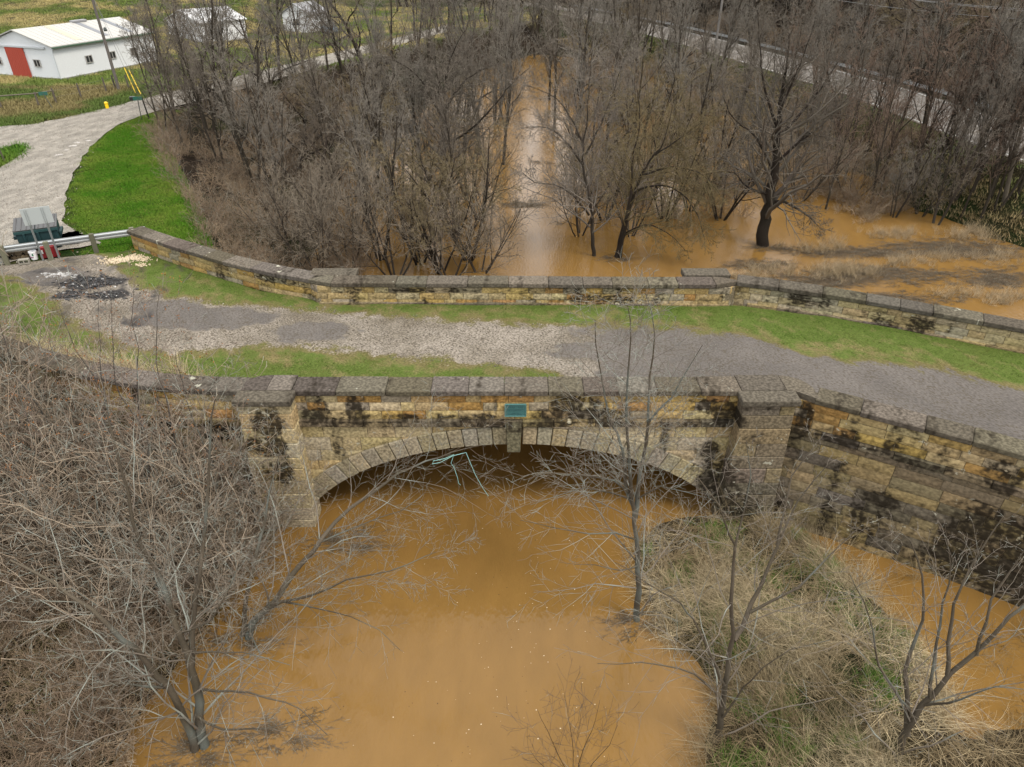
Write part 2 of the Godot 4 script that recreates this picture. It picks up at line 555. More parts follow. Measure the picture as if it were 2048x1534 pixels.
# one squared stone with a rough face: front from sa to sb along the path, bottoms per column, top yt
func stone(parent: Node3D, mat: Material, path: Path, sa: float, sb: float, yb: Callable, yt: float, proud: float, depth: float, col: Color, rough: float, rect: Array, called := "stone") -> void:
	var pa := path.pos(sa + 0.008)
	var pb := path.pos(sb - 0.008)
	var A := Vector3(pa.x, 0, pa.y)
	var E := Vector3(pb.x - pa.x, 0, pb.y - pa.y)
	var dir := E.normalized()
	var out := Vector3(-dir.z, 0, dir.x)
	var nx := clampi(int(E.length() / 0.22) + 2, 4, 8)
	var ny := 4
	var b := B.new()
	var rows := []
	var any := false
	var e := 0.014
	for j in ny:
		var row := []
		for k in nx:
			var u := k / float(nx - 1)
			var bot: float = minf(yb.call(A.x + E.x * u) + 0.007, yt - 0.022)
			if yt - bot > 0.05:
				any = true
			var q := j / float(ny - 1)
			var y := lerpf(bot, yt - 0.007, q)
			var rim := j == 0 or j == ny - 1 or k == 0 or k == nx - 1
			var f := proud + (-0.02 if rim else rng.randf_range(-0.4, 1.0) * rough)
			var uu := u
			if k > 0 and k < nx - 1:
				uu += rng.randf_range(-0.2, 0.2) / nx
			row.append(A + E * uu + Vector3(0, y, 0) + out * f + Vector3(rng.randf_range(-1, 1), rng.randf_range(-1, 1), 0) * (0.005 if rim else 0.0))
		rows.append(row)
	if not any:
		return
	b.grid(rows, nx, [col], out)
	var ring := []
	for k in nx:
		ring.append(rows[0][k])
	for j in range(1, ny):
		ring.append(rows[j][nx - 1])
	for k in range(nx - 2, -1, -1):
		ring.append(rows[ny - 1][k])
	for j in range(ny - 2, 0, -1):
		ring.append(rows[j][0])
	var mid := Vector3.ZERO
	for q in ring:
		mid += q / ring.size()
	for k in ring.size():
		var p0: Vector3 = ring[k]
		var p1: Vector3 = ring[(k + 1) % ring.size()]
		if (p1 - p0).length() < 0.004:
			continue
		b.quad(p0, p1, p1 - out * depth, p0 - out * depth, col, (p0 + p1) * 0.5 - mid)
	stain_uv(b, A, dir, sa + 0.006, rect)
	part(called, b, mat, parent)

# a run of courses of squared stones
func ashlar(parent: Node3D, mat: Material, path: Path, s0: float, s1: float, rows: Array, avg: float, pal: Array, rect: Array, rough := 0.045, low = null, depth := 0.16) -> void:
	for r in rows.size() - 1:
		var yb: float = rows[r]
		var yt: float = rows[r + 1]
		var s := s0
		var first := true
		while s < s1 - 0.02:
			var l := avg * rng.randf_range(0.55, 1.45)
			if first:
				l *= rng.randf_range(0.5, 1.0)
				first = false
			if s1 - (s + l) < avg * 0.4:
				l = s1 - s
			var bot := func(x): return maxf(yb, low.call(x)) if low != null else yb
			stone(parent, mat, path, s, s + l, bot, yt, rng.randf_range(-0.012, 0.014), depth, pick(pal), rough * rng.randf_range(0.5, 1.2), rect)
			s += l

func core(b: B, path: Path, s0: float, s1: float, y0: float, y1: float, front: float, back: float, col: Color, low = null) -> void:
	var n := maxi(2, int((s1 - s0) / 0.35))
	var fr := [[], []]
	var bk := [[], []]
	for k in n + 1:
		var s := lerpf(s0, s1, k / float(n))
		var p := path.pos(s)
		var t := (path.pos(minf(s + 0.3, s1)) - path.pos(maxf(s - 0.3, s0))).normalized()
		var o := Vector3(-t.y, 0, t.x)
		var q := Vector3(p.x, 0, p.y)
		var yb: float = maxf(y0, low.call(p.x)) if low != null else y0
		fr[0].append(q + o * front + Vector3(0, minf(yb, y1 - 0.01), 0)); fr[1].append(q + o * front + Vector3(0, y1, 0))
		bk[0].append(q + o * back + Vector3(0, minf(yb, y1 - 0.01), 0)); bk[1].append(q + o * back + Vector3(0, y1, 0))
	for k in n:
		var o: Vector3 = (fr[0][k] - bk[0][k])
		b.quad(fr[0][k], fr[0][k + 1], fr[1][k + 1], fr[1][k], col, o)
		b.quad(bk[0][k], bk[0][k + 1], bk[1][k + 1], bk[1][k], col, -o)
		b.quad(fr[1][k], fr[1][k + 1], bk[1][k + 1], bk[1][k], col, Vector3.UP)
		b.quad(fr[0][k], fr[0][k + 1], bk[0][k + 1], bk[0][k], col, Vector3.DOWN)
	for e in [0, n]:
		b.quad(fr[0][e], fr[1][e], bk[1][e], bk[0][e], col, (fr[0][e] - fr[0][n - e]))

# coping stones and string courses: slabs along the path
func slabs(parent: Node3D, mat: Material, path: Path, s0: float, s1: float, y0: float, y1: float, front: float, back: float, avg: float, pal: Array, rect: Array, called: String, bev := 0.022, wob := 0.012) -> void:
	var s := s0
	while s < s1 - 0.02:
		var l := avg * rng.randf_range(0.8, 1.25)
		if s1 - (s + l) < avg * 0.5:
			l = s1 - s
		var p := []
		var dy := rng.randf_range(-wob, wob)
		var df := rng.randf_range(-wob, wob)
		var e0 := path.pos(s + 0.005)
		var e1 := path.pos(s + l - 0.005)
		var t := (e1 - e0).normalized()
		for y in [y0, y1]:
			for q in [[s + 0.005, front + df], [s + l - 0.005, front + df], [s + l - 0.005, back - df], [s + 0.005, back - df]]:
				var a := path.pos(q[0])
				var tt := (path.pos(minf(q[0] + 0.25, s1)) - path.pos(maxf(q[0] - 0.25, s0))).normalized()
				var f: float = q[1]
				p.append(Vector3(a.x - tt.y * f, y + dy * (1.0 if y == y1 else 0.3) + rng.randf_range(-0.3, 0.3) * wob, a.y + tt.x * f))
		var b := B.new()
		b.hexa(p, bev, pick(pal))
		stain_uv(b, Vector3(e0.x, 0, e0.y), Vector3(t.x, 0, t.y), s + 0.005, rect)
		if called == "coping_stone":
			for k in b.w.size():
				b.w[k].y = clampf(0.5 + (b.v[k] - p[0]).dot(Vector3(-t.y, 0, t.x)) * 0.45, 0.02, 0.98)
		part(called, b, mat, parent)
		s += l

const AX := 0.08
const AA := 6.85
const AB := 3.97
const AY := -1.2

func intrados(x: float) -> float:
	var q := (x - AX) / AA
	return AY + AB * sqrt(maxf(0.0, 1.0 - q * q))

func extrados(x: float) -> float:
	var q := (x - AX) / (AA + 0.62)
	return AY + (AB + 0.60) * sqrt(maxf(0.0, 1.0 - q * q))

func build_bridge() -> void:
	var br := thing("stone_bridge", "curving sandstone arch bridge with parapets and coping over the flooded stream", "bridge")
	var mortar := Color(0.20, 0.165, 0.11)
	var pc := Path.new([Vector2(-6.25, -16.75), Vector2(6.5, -16.75)], 0, -6.25)
	var pl := Path.new([Vector2(-22, -23.2), Vector2(-20.5, -21.95), Vector2(-19, -20.85), Vector2(-17.4, -19.85), Vector2(-15.8, -19.0), Vector2(-14.1, -18.2), Vector2(-12.3, -17.55), Vector2(-10.8, -17.12), Vector2(-9.4, -16.86), Vector2(-7.55, -16.76)], 9, -7.6)
	var pr := Path.new([Vector2(7.75, -16.62), Vector2(8.4, -16.32), Vector2(9.0, -15.98), Vector2(10.3, -15.25), Vector2(11.5, -14.57), Vector2(12.65, -13.85), Vector2(14.1, -12.87), Vector2(15.5, -11.85), Vector2(17.0, -10.65), Vector2(18.5, -9.3)], 0, 7.8)
	var rows3 := [3.645, 3.935, 4.22, 4.495]
	var no_rows := [-0.55, -0.15, 0.22, 0.60, 1.0, 1.38, 1.74, 2.12, 2.47, 2.86, 3.2, 3.425]
	# --- the face over the arch
	var b := B.new()
	core(b, pc, -6.25, 6.5, 3.40, 4.49, -0.04, -0.62, mortar)
	var parapet := part("parapet", b, M.core, br)
	ashlar(parapet, M.near_stone, pc, -6.22, 6.48, rows3, 0.72, BUFF, NEAR_RECT, 0.024)
	b = B.new()
	core(b, pc, -6.25, 6.5, -0.7, 3.41, -0.04, -0.5, mortar, func(x): return intrados(x) + 0.3)
	var spandrel := part("spandrel", b, M.core, br)
	ashlar(spandrel, M.near_stone, pc, -6.22, 6.48, [-0.6, -0.15, 0.25, 0.65, 1.02, 1.42, 1.78, 2.12, 2.5, 2.98, 3.425], 0.98, PALE, NEAR_RECT, 0.010, func(x): return extrados(x) + 0.004, 0.14)
	b = B.new()
	core(b, pc, -6.25, 6.5, 3.44, 3.63, 0.02, -0.3, mortar)
	var string := part("string_course", b, M.core, br)
	slabs(string, M.near_stone, pc, -6.22, -0.2, 3.43, 3.64, 0.10, -0.1, 1.0, DARK, NEAR_RECT, "stone", 0.016, 0.008)
	slabs(string, M.near_stone, pc, 0.3, 6.48, 3.43, 3.64, 0.10, -0.1, 1.0, DARK, NEAR_RECT, "stone", 0.016, 0.008)
	# --- the ring of wedge-shaped stones
	b = B.new()
	var pts := []
	var th0 := 0.10
	var cuts := 64
	for z in [-17.1, -18.6, -20.1, -21.6, -23.1, -24.7]:
		var row := []
		for k in cuts + 1:
			var a := PI - th0 - (PI - 2.0 * th0) * k / cuts + 0.0
			row.append(Vector3(AX + (AA + 0.02) * cos(a + 0.0), AY + (AB + 0.02) * sin(a), z))
		pts.append(row)
	b.grid(pts, cuts + 1, [Color(0.36, 0.29, 0.17)], Vector3.DOWN)
	var arch := part("arch_ring", b, M.core, br)
	var arc := [0.0]
	var fine := 400
	var ta := 0.20
	for k in fine:
		var a0 := PI - ta - (PI - 2 * ta) * k / fine
		var a1 := PI - ta - (PI - 2 * ta) * (k + 1) / fine
		arc.append(arc[-1] + Vector2(AA * (cos(a1) - cos(a0)), AB * (sin(a1) - sin(a0))).length())
	var nv := 37
	var cut_a := []
	for j in nv + 1:
		var want: float = arc[-1] * j / nv
		var k := 0
		while k < fine and arc[k + 1] < want:
			k += 1
		cut_a.append(PI - ta - (PI - 2 * ta) * minf(1.0, (k + (want - arc[k]) / (arc[mini(k + 1, fine)] - arc[k] + 1e-9)) / fine))
	for j in nv:
		if j == nv / 2:
			continue
		var p := []
		var f := rng.randf_range(0.0, 0.02)
		var ring := []
		for q in [[cut_a[j] - 0.002, 0.0], [cut_a[j + 1] + 0.002, 0.0], [cut_a[j + 1] + 0.002, 1.0], [cut_a[j] - 0.002, 1.0]]:
			var nn := Vector2(cos(q[0]) / AA, sin(q[0]) / AB).normalized()
			var at2: Vector2 = Vector2(AX + AA * cos(q[0]), AY + AB * sin(q[0])) + nn * (0.615 * q[1])
			ring.append(at2)
		for z in [-17.2, -16.715 + f]:
			for q in ring:
				p.append(Vector3(q.x, q.y, z))
		var vb := B.new()
		vb.hexa(p, 0.02, pick(GREY))
		stain_uv(vb, Vector3(ring[0].x, 0, -16.7), Vector3(1, 0, 0), ring[0].x, NEAR_RECT)
		part("voussoir", vb, M.near_stone, arch)
	var kb := B.new()
	var k0 := [Vector3(-0.14, 2.66, -17.2), Vector3(0.24, 2.66, -17.2), Vector3(0.24, 2.66, -16.46), Vector3(-0.14, 2.66, -16.46)]
	var kp := []
	for q in k0:
		kp.append(q)
	for q in k0:
		kp.append(Vector3(q.x + signf(q.x - 0.05) * 0.03, 3.56, q.z))
	kb.hexa(kp, 0.014, Color(0.17, 0.155, 0.10))
	stain_uv(kb, Vector3(-0.14, 0, -16.5), Vector3(1, 0, 0), -0.14, NEAR_RECT)
	part("keystone", kb, M.near_stone, arch)
	# --- wing walls
	for side in [[pl, -21.0, -7.6, PALE, BUFF], [pr, 7.8, 19.5, DARK, BUFF]]:
		var pw: Path = side[0]
		b = B.new()
		core(b, pw, side[1], side[2], -0.9, 4.49, -0.04, -0.6, mortar)
		var wing := part("wing_wall", b, M.core, br)
		ashlar(wing, M.near_stone, pw, side[1], side[2], no_rows, 1.02, side[3], NEAR_RECT, 0.024)
		ashlar(wing, M.near_stone, pw, side[1], side[2], rows3, 0.85, side[4], NEAR_RECT, 0.024)
		slabs(wing, M.near_stone, pw, side[1], side[2], 3.43, 3.64, 0.09, -0.1, 1.0, DARK, NEAR_RECT, "string_stone", 0.016, 0.008)
	# --- pilasters at the ends of the arch face
	for side in [[-7.62, -6.16, -1.0], [6.42, 7.86, 1.0]]:
		b = B.new()
		b.box(Transform3D(Basis(), Vector3((side[0] + side[1]) * 0.5, 1.85, -16.62)), Vector3(1.36, 5.1, 0.6), mortar)
		var pil := part("pilaster", b, M.core, br)
		var y := -0.6
		while y < 4.4:
			var hh := rng.randf_range(0.40, 0.56)
			if 4.492 - (y + hh) < 0.3:
				hh = 4.492 - y
			var batter := maxf(0.0, 4.4 - y) * 0.022
			var cutx: float = side[0] + rng.randf_range(0.55, 0.95)
			var xs := [side[0] - batter, side[1] + batter]
			if rng.randf() < 0.62:
				cutx = lerpf(side[0], side[1], 0.72 if rng.randf() < 0.5 else 0.42)
				xs = [side[0] - batter, cutx, side[1] + batter]
			for k in xs.size() - 1:
				var sb := B.new()
				var f := rng.randf_range(-0.012, 0.018)
				var x0: float = xs[k] + 0.006
				var x1: float = xs[k + 1] - 0.006
				var zf := -16.25 + batter + f
				var p := []
				for yy in [y + 0.006, y + hh - 0.006]:
					for q in [[x0, -16.95], [x1, -16.95], [x1, zf], [x0, zf]]:
						p.append(Vector3(q[0], yy, q[1]))
				sb.hexa(p, 0.018, pick(PALE if side[2] < 0 else DARK))
				stain_uv(sb, Vector3(x0, 0, zf), Vector3(1, 0, 0), x0, NEAR_RECT)
				part("stone", sb, M.near_stone, pil)
			y += hh
		var cb := B.new()
		var xm: float = (side[0] + side[1]) * 0.5
		cb.box(Transform3D(Basis(), Vector3(xm, 4.585, -16.42)), Vector3(1.62, 0.185, 0.58), Color(0.12, 0.103, 0.081), 0.022)
		stain_uv(cb, Vector3(xm, 0, 0), Vector3(1, 0, 0), xm, FAR_RECT)
		for k in cb.w.size():
			cb.w[k].y = 0.5 + (cb.v[k].z + 16.4) * 0.4
		part("cap_stone", cb, M.cap, pil)
	# --- copings of the near side
	var cope := node("coping", br)
	slabs(cope, M.cap, pc, -6.2, 6.45, 4.495, CAP, 0.09, -0.70, 1.14, COPE, FAR_RECT, "coping_stone")
	var cope2 := node("coping", br)
	slabs(cope2, M.cap, pl, -21.0, -7.62, 4.495, CAP - 0.01, 0.09, -0.66, 1.2, COPE, FAR_RECT, "coping_stone")
	slabs(cope2, M.cap, pr, 8.5, 19.5, 4.495, CAP - 0.01, 0.09, -0.66, 1.35, COPE, FAR_RECT, "coping_stone")
	# rounded coping stones behind the pilaster caps
	for e in [[-7.62, -6.2, -1.0], [6.45, 8.5, 1.0]]:
		for half in 2:
			var xa: float = lerpf(e[0], e[1], 0.0 if half == 0 else (0.5 if e[2] < 0 else 0.62)) + 0.008
			var xb: float = lerpf(e[0], e[1], (0.5 if e[2] < 0 else 0.62) if half == 0 else 1.0) - 0.008
			var front_a := -16.72
			var cb := B.new()
			var top := []
			for k in 7:
				var x := lerpf(xa, xb, k / 6.0)
				var tt := clampf((x - e[0]) / 0.75 if e[2] < 0 else (e[1] - x) / 0.9, 0.0, 1.0)
				var zb := lerpf(-17.16 if e[2] < 0 else -16.75, -17.52, sqrt(1.0 - (1.0 - tt) * (1.0 - tt)))
				var zf := front_a
				if e[2] > 0 and x > 7.9:
					zf = lerpf(-16.72, -16.2, (x - 7.9) / 0.6)
				top.append([Vector3(x, 4.675, zf), Vector3(x, 4.675, zb)])
			var col := pick(COPE)
			for k in 6:
				var dn := Vector3(0, -0.18, 0)
				cb.quad(top[k][0], top[k + 1][0], top[k + 1][1], top[k][1], col, Vector3.UP)
				cb.quad(top[k][1], top[k + 1][1], top[k + 1][1] + dn, top[k][1] + dn, col, Vector3.FORWARD)
				cb.quad(top[k][0], top[k + 1][0], top[k + 1][0] + dn, top[k][0] + dn, col, Vector3.BACK)
			for k in [0, 6]:
				cb.quad(top[k][0], top[k][1], top[k][1] + Vector3(0, -0.18, 0), top[k][0] + Vector3(0, -0.18, 0), col, Vector3(k - 3, 0, 0))
			stain_uv(cb, Vector3(xa, 0, 0), Vector3(1, 0, 0), xa, FAR_RECT)
			for k in cb.w.size():
				cb.w[k].y = 0.5 + (cb.v[k].z + 17.0) * 0.4
			part("coping_stone", cb, M.cap, cope2)
	# --- the far side: only its road face shows
	var fl := Path.new([Vector2(-16.62, -29.5), Vector2(-15.2, -28.5), Vector2(-13.9, -27.65), Vector2(-12.7, -26.92), Vector2(-11.2, -26.02), Vector2(-9.8, -25.28), Vector2(-8.6, -24.74), Vector2(-7.5, -24.36)], 7, -7.5)
	var fc := Path.new([Vector2(-7.55, -24.36), Vector2(-7.5, -24.2), Vector2(-7.35, -24.09), Vector2(-7.1, -24.05), Vector2(8.0, -23.87), Vector2(8.2, -23.91), Vector2(8.34, -24.02), Vector2(8.38, -24.2)], 3, -7.1)
	var fr := Path.new([Vector2(8.3, -24.12), Vector2(9.6, -23.72), Vector2(10.9, -23.22), Vector2(12.1, -22.7), Vector2(13.6, -22.0), Vector2(15.0, -21.3), Vector2(17.0, -20.25), Vector2(18.8, -19.25), Vector2(20.5, -18.2), Vector2(23.0, -16.5)], 0, 8.4)
	for side in [[fl, fl.s[0], -7.5], [fc, fc.s[0], fc.s[-1]], [fr, 8.4, 22.5]]:
		var pw: Path = side[0]
		b = B.new()
		core(b, pw, side[1], side[2], 3.2, 4.49, -0.04, -0.55, mortar)
		var wall := part("parapet", b, M.core, br)
		ashlar(wall, M.far_stone, pw, side[1], side[2], [3.4, 3.70, 3.97, 4.235, 4.495], 0.74, BUFF if pw != fr else PALE, FAR_RECT, 0.022)
		if pw != fl:
			slabs(wall, M.far_stone, pw, side[1] + 0.5, side[2] - 0.5, 3.5, 3.86, 0.07, -0.1, 1.3, DARK, FAR_RECT, "plinth_stone", 0.016)
		var cp2 := node("coping", br)
		slabs(cp2, M.cap, pw, side[1], side[2], 4.495, CAP, 0.09, -0.64, 1.3 if pw == fc else 1.25, COPE, FAR_RECT, "coping_stone")
	# back face and pilaster caps of the upstream side
	b = B.new()
	core(b, Path.new([Vector2(-8.2, -24.72), Vector2(8.6, -24.55)], 0, -8.2), -8.2, 8.6, -0.9, 3.5, 0.0, -0.3, mortar, func(x): return intrados(x) + 0.02)
	var up := part("spandrel", b, M.core, br)
	for x in [-6.75, 7.35]:
		b = B.new()
		b.box(Transform3D(Basis(), Vector3(x, 2.0, -25.05)), Vector3(1.45, 4.9, 0.6), Color(0.3, 0.25, 0.15), 0.02)
		var pu := part("pilaster", b, M.core, br)
		b = B.new()
		b.box(Transform3D(Basis(), Vector3(x, 4.57, -24.98)), Vector3(1.75, 0.22, 0.66), Color(0.12, 0.103, 0.081), 0.022)
		stain_uv(b, Vector3(x, 0, 0), Vector3(1, 0, 0), x, FAR_RECT)
		for k in b.w.size():
			b.w[k].y = 0.5 + (b.v[k].z + 25.0) * 0.4
		part("cap_stone", b, M.cap, pu)
	# --- bronze plaque, green with age; its worn raised lines can no longer be read
	var pq := thing("bronze_plaque", "green weathered bronze plaque fixed to the parapet above the keystone", "plaque", Vector3(0.10, 4.015, -16.69))
	b = B.new()
	b.box(Transform3D(Basis(), Vector3(0, 0, 0.0)), Vector3(0.60, 0.42, 0.05), Color(0.040, 0.14, 0.14), 0.008)
	part("plate", b, M.paint, pq)
	b = B.new()
	for q in [[0, 0.2, 0.62, 0.028], [0, -0.2, 0.62, 0.028], [-0.296, 0, 0.028, 0.372], [0.296, 0, 0.028, 0.372]]:
		b.box(Transform3D(Basis(), Vector3(q[0], q[1], 0.03)), Vector3(q[2], q[3], 0.026), Color(0.075, 0.21, 0.205), 0.005)
	part("frame", b, M.paint, pq)
	b = B.new()
	for line in [[0.115, 0.055, 8, 0.045], [0.035, 0.026, 15, 0.026], [-0.008, 0.026, 14, 0.026], [-0.095, 0.02, 9, 0.026], [-0.13, 0.02, 12, 0.026]]:
		for k in line[2]:
			if rng.randf() < 0.14:
				continue
			b.box(Transform3D(Basis(), Vector3((k - (line[2] - 1) * 0.5) * line[3] * 1.2, line[0], 0.027)), Vector3(line[3] * 0.75, line[1] * rng.randf_range(0.7, 1.0), 0.006), Color(0.025, 0.09, 0.095))
	part("worn_lettering", b, M.paint, pq)

# ---------------------------------------------------------------- ground, deck, roads, water
func ground_colour(x: float, z: float) -> Color:
	var q := n2.get_noise_2d(x * 2.0, z * 2.0)
	var litter := Color(0.078, 0.054, 0.034).lerp(Color(0.06, 0.05, 0.027), ss(-0.2, 0.3, q))
	if z < far_z(x) - 0.2 or x < -24.0 and z < -24.0:
		var e := lerp_list(EDGE_Z, EDGE_X, z)
		var r := lerp_list(ROAD_Z, ROAD_X, z)
		if x > r + 8.0:
			return Color(0.085, 0.064, 0.046)
		if x > r - 8.0:
			return Color(0.055, 0.085, 0.024).lerp(Color(0.10, 0.085, 0.04), ss(-0.1, 0.3, q + 0.5 * ss(r - 4.0, r - 8.0, x)))
		if x < e + 0.8 * q:
			if z < -69.0:
				var dry := ss(-0.15, 0.25, q + 0.25 * n1.get_noise_2d(x * 6.0, z * 14.0) + 0.2 * ss(-80.0, -98.0, z) - 0.12)
				return Color(0.11, 0.145, 0.035).lerp(Color(0.30, 0.245, 0.11), dry)
			if z < -53.0 and x < -29.0:
				return Color(0.07, 0.10, 0.025).lerp(Color(0.16, 0.13, 0.06), ss(-0.1, 0.25, q))
			return Color(0.05, 0.115, 0.012).lerp(Color(0.085, 0.125, 0.02), ss(-0.3, 0.3, q))
		return litter.lerp(Color(0.06, 0.085, 0.025), 0.5 * ss(0.15, 0.4, q))
	if z < near_z(x):
		return Color(0.10, 0.10, 0.035)
	if x < 0.0:
		return litter.lerp(Color(0.12, 0.09, 0.05), 0.5)
	return Color(0.13, 0.10, 0.055).lerp(Color(0.07, 0.08, 0.03), ss(0.0, 0.4, q))

func spaced(list: Array) -> Array:   # [from, to, step] ... -> coordinates
	var out := []
	for q in list:
		var x: float = q[0]
		while x < q[1] - 1e-6:
			out.append(x)
			x += q[2]
	out.append(list[-1][1])
	return out

func build_ground() -> void:
	var xs := spaced([[-420, -120, 60], [-120, -60, 6], [-60, -30, 1.5], [-30, 30, 0.5], [30, 60, 1.2], [60, 120, 6], [120, 420, 60]])
	var zs := spaced([[-620, -260, 60], [-260, -130, 6], [-130, -60, 1.8], [-60, -33, 0.9], [-33, 4, 0.5], [4, 40, 9]])
	var rows := []
	var cols := []
	for z in zs:
		var row := []
		var col := []
		for x in xs:
			row.append(Vector3(x, height(x, z), z))
			col.append(ground_colour(x, z))
		rows.append(row)
		cols.append(col)
	var b := B.new()
	b.grid(rows, xs.size(), cols)
	part("ground", b, M.ground, self).set_meta("kind", "structure")
	b = B.new()
	b.grid([[Vector3(-170, 0, 30), Vector3(170, 0, 30)], [Vector3(-170, 0, -220), Vector3(170, 0, -220)]], 2, [Color.WHITE])
	part("water", b, M.water, self).set_meta("kind", "structure")

const DX0 := -24.0
const DX1 := 21.0

func near_back(x: float) -> float:
	return near_z(x) - 0.66

func px_line(list: Array, y: float) -> Array:   # photograph outline -> [xs, zs] sorted by x
	var xs := []
	var zs := []
	for q in list:
		var p := at(q[0], q[1], y)
		xs.append(p.x)
		zs.append(p.z)
	return [xs, zs]

var upper := []
var lower := []
var patches := []

var chars := []
var col_x := INF
var zu := 0.0
var zl := 0.0

func deck_kind(x: float, z: float, wob: float) -> Vector3:
	# x: how far inside the worn track (metres, negative = grass), y: asphalt (0..1), z: char
	if x != col_x:
		col_x = x
		zu = lerp_list(upper[0], upper[1], x)
		zl = lerp_list(lower[0], lower[1], x)
	var inside := minf(z - zu, zl - z) + wob * 0.55
	var asp := -1.0
	for q in patches:
		if absf(x - q[0]) > q[2] * 1.6:
			continue
		var dx: float = (x - q[0]) / q[2]
		var dz: float = (z - q[1]) / q[3]
		asp = maxf(asp, 1.0 - sqrt(dx * dx + dz * dz))
	asp = maxf(asp, minf((x - 2.6) / 3.0, 0.8))
	var ch := 0.0
	if x < -13.0:
		for q in chars:
			var e := Vector2((x - q[0]) / q[2], (z - q[1]) / q[3]).length()
			ch = maxf(ch, 1.0 - e)
	else:
		ch = -1.0
	return Vector3(inside, asp + wob * 0.45, ch + wob * 0.3)

func build_deck() -> void:
	upper = px_line([[-60, 480], [100, 488], [190, 500], [250, 560], [330, 596], [500, 612], [640, 622], [800, 636], [1000, 648], [1200, 654], [1400, 664], [1540, 684], [1600, 708], [1680, 724], [1750, 724], [1900, 745], [2048, 786], [2300, 870]], ROAD)
	lower = px_line([[-60, 560], [10, 548], [60, 568], [110, 596], [160, 650], [260, 690], [360, 705], [480, 692], [560, 690], [700, 702], [850, 717], [1000, 728], [1110, 742], [1180, 790], [1500, 900]], ROAD)
	for q in [[400, 636, 2.6, 0.9], [330, 615, 1.5, 0.6], [470, 640, 1.2, 0.6], [620, 663, 1.55, 0.75], [1270, 700, 3.0, 0.8], [1420, 700, 4.0, 1.6], [110, 550, 1.6, 0.9]]:
		var p := at(q[0], q[1], ROAD)
		patches.append([p.x, p.z, q[2], q[3]])
	for q in [[178, 565, 1.5, 0.68], [215, 590, 1.0, 0.5], [140, 588, 0.7, 0.44]]:
		var p := at(q[0], q[1], ROAD)
		chars.append([p.x, p.z, q[2], q[3]])
	# the surface: cracked asphalt, loose stone, moss and grass, as a picture in (along, across)
	var W := 2048
	var H := 340
	var f := FastNoiseLite.new()
	f.seed = 71
	f.frequency = 0.02
	f.fractal_octaves = 5
	f.fractal_gain = 0.58
	var big := f.get_image(W, H, false, false, false).get_data()
	f.seed = 72
	f.frequency = 0.22
	f.fractal_octaves = 3
	var fine := f.get_image(W, H, false, false, false).get_data()
	f.seed = 73
	f.frequency = 0.008
	f.fractal_octaves = 3
	var wide := f.get_image(W, H, false, false, false).get_data()
	var d := PackedByteArray()
	d.resize(W * H * 3)
	for q in W:
		var x := lerpf(DX0, DX1, (q + 0.5) / W)
		var za := near_back(x)
		var zb := far_z(x)
		for r in H:
			var z := lerpf(zb, za, (r + 0.5) / H)
			var k := r * W + q
			var bn := (big[k] - 128) / 90.0
			var fn := (fine[k] - 128) / 110.0
			var wn := (wide[k] - 128) / 90.0
			var g := deck_kind(x, z, bn * 0.8 + fn * 0.25)
			var stonec := Color(0.19, 0.165, 0.136).lerp(Color(0.115, 0.097, 0.073), clampf(0.35 + wn * 0.8, 0.0, 1.0)) * (1.0 + fn * 0.75 + bn * 0.12)
			var asph := Color(0.098, 0.087, 0.078) * (1.0 + fn * 0.45 + wn * 0.15)
			var track := stonec.lerp(asph, clampf(g.y * 8.0 + 0.2 + fn * 0.5, 0.0, 1.0))
			if fn < -0.42 and bn < 0.25 or absf(bn - wn * 0.5) < 0.028 + 0.03 * fn:
				track = track.lerp(Color(0.06, 0.048, 0.032), 0.75)   # moss and dirt in cracks and hollows
			var moss := Color(0.105, 0.085, 0.035) * (1.0 + fn * 0.5)
			var turf := Color(0.07, 0.095, 0.018).lerp(Color(0.15, 0.12, 0.052), clampf(0.5 + bn * 0.9 + g.x * 0.35, 0.0, 1.0)) * (1.0 + fn * 0.45)
			var c := turf.lerp(moss, clampf(1.0 + g.x * 1.6, 0.0, 0.85)).lerp(track, clampf(g.x * 5.0 + 0.5 + fn * 0.5, 0.0, 1.0))
			c = c.lerp(Color(0.022, 0.021, 0.021) * (1.0 + fn * 0.8), clampf(g.z * 4.0, 0.0, 0.95))   # charcoal trodden into the road where the bonfire burned
			d[k * 3] = int(clampf(pow(maxf(c.r, 0.0), 0.4545), 0.0, 1.0) * 255.0)
			d[k * 3 + 1] = int(clampf(pow(maxf(c.g, 0.0), 0.4545), 0.0, 1.0) * 255.0)
			d[k * 3 + 2] = int(clampf(pow(maxf(c.b, 0.0), 0.4545), 0.0, 1.0) * 255.0)
	# ash beside the fire spot
	var m := StandardMaterial3D.new()
	m.resource_name = "worn_road_surface"
	m.albedo_texture = ImageTexture.create_from_image(Image.create_from_data(W, H, false, Image.FORMAT_RGB8, d))
	m.roughness = 0.95
	m.metallic_specular = 0.2
	m.texture_repeat = false
	M.deck = m
	var b := B.new()
	var nx := 180
	var nz := 30
	var rows := []
	for r in nz + 1:
		var row := []
		for q in nx + 1:
			var x := lerpf(DX0, DX1, q / float(nx))
			var z := lerpf(far_z(x), near_back(x), r / float(nz))
			var e := r / float(nz)
			row.append(Vector3(x, deck_y(x, z), z))
			b.t.append(Vector2(q / float(nx), e))
		rows.append(row)
	b.grid(rows, nx + 1, [Color.WHITE])
	part("bridge_road", b, m, self).set_meta("kind", "structure")

func deck_y(x: float, z: float) -> float:
	return ROAD + 0.05 * n1.get_noise_2d(x * 4.0, z * 4.0) + 0.03 * n2.get_noise_2d(x * 9.0, z * 9.0) - 0.015 * ss(-15.0, -18.0, x)

